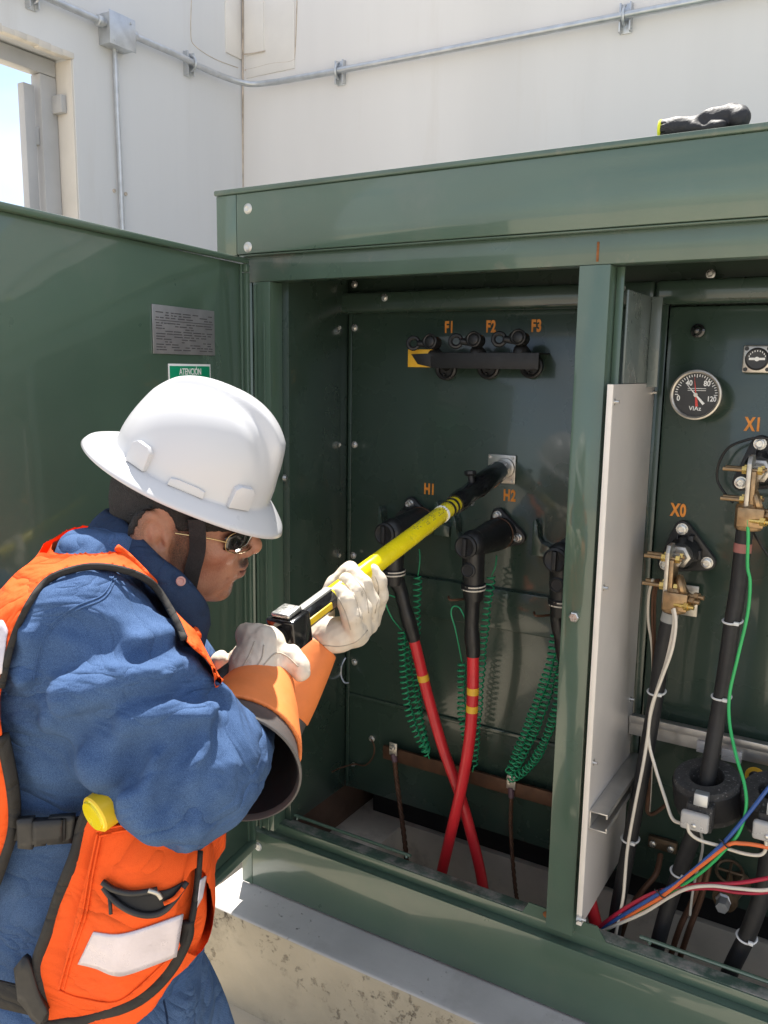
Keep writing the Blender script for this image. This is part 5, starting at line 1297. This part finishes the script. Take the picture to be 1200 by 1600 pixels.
patch('strap', [(-10, 1530), (30, 1540), (62, 1550)], [(-10, 1572), (25, 1580), (66, 1590)], 10, 4, body0, .002, M['binding'], vest_o, .003)
bk = patch('buckle', [(24, 1510), (44, 1494), (62, 1550), (76, 1578)], [(30, 1560), (42, 1575), (52, 1590), (66, 1600)], 12, 5, body0, .010, M['black'], vest_o, .008)
# pocket with its zip, tape and stitching
pk = patch('pocket', [(152, 1300), (190, 1290), (240, 1284), (300, 1290)], [(92, 1548), (130, 1560), (190, 1562), (262, 1500)], 26, 30, vest_outer, .004, M['vest'], vest_o, .004)
patch('reflective_tape', [(146, 1456), (178, 1460), (205, 1456), (245, 1443), (286, 1428)], [(122, 1506), (150, 1513), (178, 1524), (205, 1521), (276, 1494)], 26, 9, vest_outer, .0075, M['tape_r'], pk, .002)
patch('pocket_mouth', [(161, 1379), (178, 1391), (205, 1397), (235, 1394), (262, 1390), (290, 1376)], [(162, 1384), (178, 1405), (205, 1424), (235, 1429), (262, 1418), (290, 1380)], 24, 6, vest_outer, .0078, M['gauntlet_in'], pk, .002)
def stitch(pts, r, nm, mat_, off=.0078, par=None):
    P_ = on(vest_outer, smooth_px(pts, 8), off); return MB().tube([tuple(p) for p in P_], r, 6, 1).build(nm, mat_, par or pk, ang=0)
stitch([(160, 1378), (178, 1390), (205, 1396), (232, 1393), (246, 1390)], .0036, 'zip', M['black'], .010)
stitch([(162, 1386), (178, 1406), (205, 1424), (235, 1430), (262, 1419), (292, 1378)], .0036, 'zip', M['black'], .010)
stitch([(232, 1391), (246, 1396), (252, 1404)], .0028, 'zip_slider', M['tin'], .012)
stitch([(170, 1396), (172, 1412), (173, 1428)], .0022, 'zip_pull', M['black'], .011)
stitch([(256, 1412), (272, 1404), (286, 1388)], .0025, 'zip_puller_cord', M['vest'], .012)
for pts in ([(152, 1302), (140, 1360), (128, 1430), (108, 1490), (92, 1546)], [(150, 1299), (190, 1290), (245, 1283)], [(92, 1548), (130, 1561), (190, 1563), (262, 1500)], [(157, 1306), (146, 1360), (134, 1430), (114, 1490), (99, 1546)], [(155, 1307), (192, 1298), (245, 1291)]):
    stitch(pts, .0012, 'stitching', M['vest'], .0068)
patch('reflective_tape', [(-14, 985), (2, 968), (12, 985)], [(-16, 1060), (-6, 1058), (3, 1052)], 8, 8, vest_outer, .002, M['tape_r'], vest_o, .002)
patch('reflective_tape', [(312, 1375), (322, 1368)], [(306, 1420), (316, 1402)], 6, 8, vest_outer, .002, M['tape_r'], vest_o, .002)

# ---- jeans and boots
Hp, Kn, An = PD(150, 1640, 1.10), PD(232, 1900, 1.06), PD(170, 2250, 1.10)
Hp2, Kn2, An2 = PD(222, 1540, 1.24), PD(352, 1790, 1.24), PD(290, 2150, 1.30)
An = np.array([An[0], An[1], .10]); An2 = np.array([An2[0], An2[1], .10])
def legs(Q):
    d = s_ell(Q, PD(138, 1600, 1.15), (.150, .150, .15))
    d = smin(d, s_chain(Q, [Hp, Kn, An], [.105, .078, .062], .03), .05)
    d = smin(d, s_chain(Q, [Hp2, Kn2, An2], [.098, .078, .062], .03), .04)
    t = .5*(Hp2+Kn2)
    return d+F(.006)*wob(Q*np.array([1, 1, 1.8], F), 22, 41)+F(.002)*wob(Q, 70, 42)
lo3, hi3 = bbox(np.array([Hp, Kn, An, Hp2, Kn2, An2, PD(138, 1600, 1.15)]), .17); lo3[2] = .05
jn = sdf_obj('jeans', lambda Q: np.maximum(legs(Q), F(.06)-Q[:, 2]), lo3, hi3, .0072, M['jeans'], per)
stp = on(legs, smooth_px([(246, 1540), (256, 1565), (262, 1600), (264, 1640)], 5), .0005); MB().tube([tuple(p) for p in stp], .0014, 5, 1).build('seam', M['denim_dark'], jn)
for a in (An, An2):
    def boot(Q, a=a): return np.maximum(smin(s_chain(Q, [a*[1, 1, 0]+[0, 0, .13], a*[1, 1, 0]+[0, 0, .05]], [.056, .055]), s_cap(Q, a*[1, 1, 0]+[0, 0, .045]-U*.03, a*[1, 1, 0]+[0, 0, .035]+U*.15, .048, .042), .03), F(.002)-Q[:, 2])
    sdf_obj('boot', boot, *bbox(np.array([a*[1, 1, 0]-U*.1, a*[1, 1, 0]+U*.21+[0, 0, .2]]), .06), .006, M['rubber_dull'], per)

# ---- gloves
def depth_pole(px, py): return float((epole(px, py)-CAM)@FW)
def G(px, py, dd, ref): return PD(px, py, ref+dd)
pr = depth_pole(535, 925)
def gl_left(Q):
    g = lambda x, y, dd: G(x, y, dd, pr)
    k = .0006
    d = s_chain(Q, [g(500, 1000, .02), g(520, 992, .005), g(548, 985, 0)], [.026, .027, .026], .012)
    d = smin(d, s_chain(Q, [g(532, 1000, .0), g(556, 990, .02), g(576, 972, .06)], [.019, .021, .018], .01), .012)
    fin_ = [([(553, 990, -.008), (549, 962, -.027), (541, 940, -.031), (531, 926, -.026)], [.017, .0165, .0155, .0140]),
            ([(566, 985, 0), (565, 952, -.027), (555, 924, -.032), (541, 908, -.024)], [.017, .0165, .0155, .0140]),
            ([(576, 976, .012), (578, 940, -.018), (566, 912, -.028), (551, 896, -.018)], [.017, .0165, .0155, .0140]),
            ([(580, 970, .03), (592, 930, -.006), (590, 908, -.020), (582, 893, -.020)], [.017, .0165, .0155, .0145])]
    for (p, r), dd in zip(fin_, (0, .026, .046, .085)): d = smin(d, s_chain(Q, [g(x, y, z+dd) for x, y, z in p], [q*1.0 for q in r], .006), k)
    d = smin(d, s_chain(Q, [g(505, 985, .025), g(505, 948, .040), g(524, 915, .046), g(547, 890, .040)], [.022, .018, .0165, .0150], .008), .004)
    return d+F(.0006)*wob(Q, 150, 51)+F(.0004)*wob(Q, 330, 52)
def cuff_shell(a, b, ra, rb, t0, t1, th=.003, sq=1., fold=.0):
    a, b = np.asarray(a), np.asarray(b)
    def fn(Q):
        d_ = (b-a); L = np.linalg.norm(d_); d_ = d_/L; q = Q-a.astype(F); t = q@d_.astype(F); r = np.sqrt(np.maximum((q**2).sum(1)-t*t, 1e-9))
        tt = np.clip(t/L, 0, 1.2); R_0 = ra+(rb-ra)*tt**.85+F(fold)*wob(Q, 40, 61)
        return np.maximum(np.abs(r-R_0)-th, np.maximum(t0*L-t, t-t1*L)).astype(F)
    return fn
glv = lambda: None
gp = [PD(x, y, pr) for x, y in ((490, 1020), (605, 880), (560, 1015))]
gL = sdf_obj('glove', gl_left, *bbox(np.array(gp), .075), .0021, M['leather'], per)
for pts in ([(529, 934), (541, 960), (548, 984)], [(541, 912), (556, 936), (563, 966)], [(553, 902), (571, 926), (576, 958)], [(586, 900), (592, 922), (586, 958)], [(505, 1008), (530, 1010), (556, 1003), (574, 985)]):
    P_ = on(gl_left, smooth_px(pts, 5), .0002); MB().tube([tuple(p) for p in P_], .0010, 5, 1).build('seam', M['leather_seam'], gL, ang=0)
cL0, cL1 = PD(502, 1000, pr+.02), PD(432, 1100, pr-.02)
sdf_obj('cuff', cuff_shell(cL0, cL1, .031, .060, .08, 1.0, .0030, fold=.0012), *bbox(np.array([cL0, cL1]), .08), .0024, M['cuff'], gL)
sdf_obj('lining', cuff_shell(cL0, cL1, .029, .058, .06, 1.16, .002), *bbox(np.array([cL0, cL1+(cL1-cL0)*.2]), .08), .003, M['gauntlet'], gL)
pr2 = depth_pole(395, 1025)
def gl_right(Q):
    g = lambda x, y, dd: G(x, y, dd, pr2)
    d = s_chain(Q, [g(385, 1085, -.060), g(402, 1045, -.045), g(415, 1012, -.030)], [.031, .034, .030], .014)
    d = smin(d, s_chain(Q, [g(360, 1080, -.035), g(392, 1040, -.030), g(405, 1010, -.022)], [.020, .025, .026], .014), .014)
    d = smin(d, s_chain(Q, [g(412, 1012, -.026), g(396, 998, -.020), g(386, 993, -.010)], [.024, .0205, .0175], .008), .006)      # thumb over the stick
    d = smin(d, s_chain(Q, [g(430, 1030, -.035), g(452, 1028, -.035), g(466, 1040, -.040), g(470, 1052, -.045)], [.022, .018, .0145, .0125], .008), .004)
    for p, r in (([(420, 1050, -.01), (392, 1060, .025), (368, 1032, .034), (376, 1018, .030)], [.015, .015, .013, .010]),
                 ([(410, 1060, -.01), (378, 1070, .025), (348, 1046, .036), (344, 1032, .032)], [.016, .016, .0155, .0145]),
                 ([(400, 1070, -.01), (360, 1080, .025), (332, 1062, .036), (326, 1047, .033)], [.016, .015, .0145, .0130])):
        d = smin(d, s_chain(Q, [g(*q) for q in p], r, .006), .002)
    return d+F(.0010)*wob(Q, 140, 53)+F(.0005)*wob(Q, 330, 54)
gR = sdf_obj('glove', gl_right, *bbox(np.array([PD(330, 1060, pr2), PD(470, 1050, pr2-.04), PD(400, 990, pr2), PD(385, 1085, pr2-.06)]), .07), .0021, M['leather'], per)
for pts in ([(356, 1072), (385, 1032), (398, 1002)], [(405, 1048), (428, 1022), (446, 1024), (466, 1042)], [(392, 1052), (408, 1030), (412, 1008)]):
    P_ = on(gl_right, smooth_px(pts, 5), .0002); MB().tube([tuple(p) for p in P_], .0010, 5, 1).build('seam', M['leather_seam'], gR, ang=0)
cR0, cR1 = PD(414, 1060, 1.205), PD(362, 1198, 1.045)
sdf_obj('cuff', cuff_shell(cR0, cR1, .037, .087, .07, .80, .0030, fold=.0014), *bbox(np.array([cR0, cR1]), .10), .0026, M['cuff'], gR)
ax_ = (cR1-cR0)/np.linalg.norm(cR1-cR0); LR = np.linalg.norm(cR1-cR0)
m = MB().lathe([(LR*.30, .050), (LR*.60, .0675), (LR*.80, .0765), (LR*.97, .0845), (LR*1.0, .0885), (LR*1.015, .0885), (LR*1.02, .086), (LR*1.0, .083), (LR*.85, .0775), (LR*.5, .060), (LR*.3, .049)], cR0, ax_, 56, cap=False)
m.build('rubber_gauntlet', M['gauntlet'], gR, ang=60)
MB().lathe([(LR*.32, .046), (LR*.6, .064), (LR*.86, .0765), (LR*.985, .0818)], cR0, ax_, 40, cap=False).build('gauntlet_lining', M['gauntlet_in'], gR, ang=0)

# ---- yellow tube tucked under the arm
a, b = PD(147, 1274, .905), PD(215, 1230, .935)
t = thing('yellow_tube', 'short yellow tube with a flat end cap tucked under the arm at the vest', 'tube', a)
d_ = (b-a)/np.linalg.norm(b-a); d2 = d_+FW*.25; d2 /= np.linalg.norm(d2)
MB().lathe([(0, .0195), (.0015, .021), (.025, .021), (.026, .0195), (.030, .0195), (.031, .021), (.20, .021)], a, d2, 28).build('tube_body', M['yellow_cap'], t)
MB().lathe([(0, .0165), (.002, .0170), (.003, .0185)], a-d2*.003, d2, 28).build('end_cap', M['yellow'], t)

# ================================================================== BLACK GLOVE ON THE ROOF
rg = thing('work_glove', 'black work glove with a yellow cuff edge lying on the cabinet roof', 'glove', PZ(1085, 206, 1.996))
zr = 1.996
P0 = PY(1032, 203, .015); P1 = PY(1160, 182, .020)
gx = lambda x, dy=0., dz=0.: np.array([x, .018+dy, zr+dz])
x0, x1 = P0[0], P1[0]; L_ = x1-x0
def rglove(Q):
    d = s_chain(Q, [gx(x0, 0, .018), gx(x0+.03, 0, .018), gx(x0+.055, .004, .016)], [.0165, .0165, .0155], .01)
    d = smin(d, s_chain(Q, [gx(x0+.05, 0, .016), gx(x0+.085, .004, .024), gx(x1-.020, .008, .030)], [.015, .020, .0205], .012), .010)
    d = smin(d, s_ell(Q, gx(x1-.004, .0, .020), (.017, .022, .021)), .010)
    d = smin(d, s_chain(Q, [gx(x0+.06, -.012, .012), gx(x0+.10, -.016, .010)], [.010, .010], .01), .008)
    d = d + F(.0022)*wob(Q, 60, 71)+F(.0008)*wob(Q, 150, 72)
    d = d + F(.006)*np.exp(-(s_polyline(Q, [gx(x0+.045, -.03, .05), gx(x0+.075, -.02, .02)])/F(.007))**2)
    d = np.maximum(d, -s_cap(Q, gx(x0-.03, 0, .018), gx(x0+.03, 0, .018), .0145))
    return np.maximum(np.maximum(d, F(zr+.0006)-Q[:, 2]), F(x0)-Q[:, 0])
sdf_obj('glove_body', rglove, *bbox(np.array([gx(x0-.01), gx(x1+.02, 0, .045)]), .035), .0022, mat('black_nitrile', (.014, .014, .016), .6, var=.25, vscale=40, bump=.4, bscale=260), rg)
MB().torus(gx(x0, 0, .0185), (1, 0, 0), .0155, .0028, 24, 8).build('yellow_cuff_edge', mat('lime_edging', (.70, .72, .03), .6), rg)
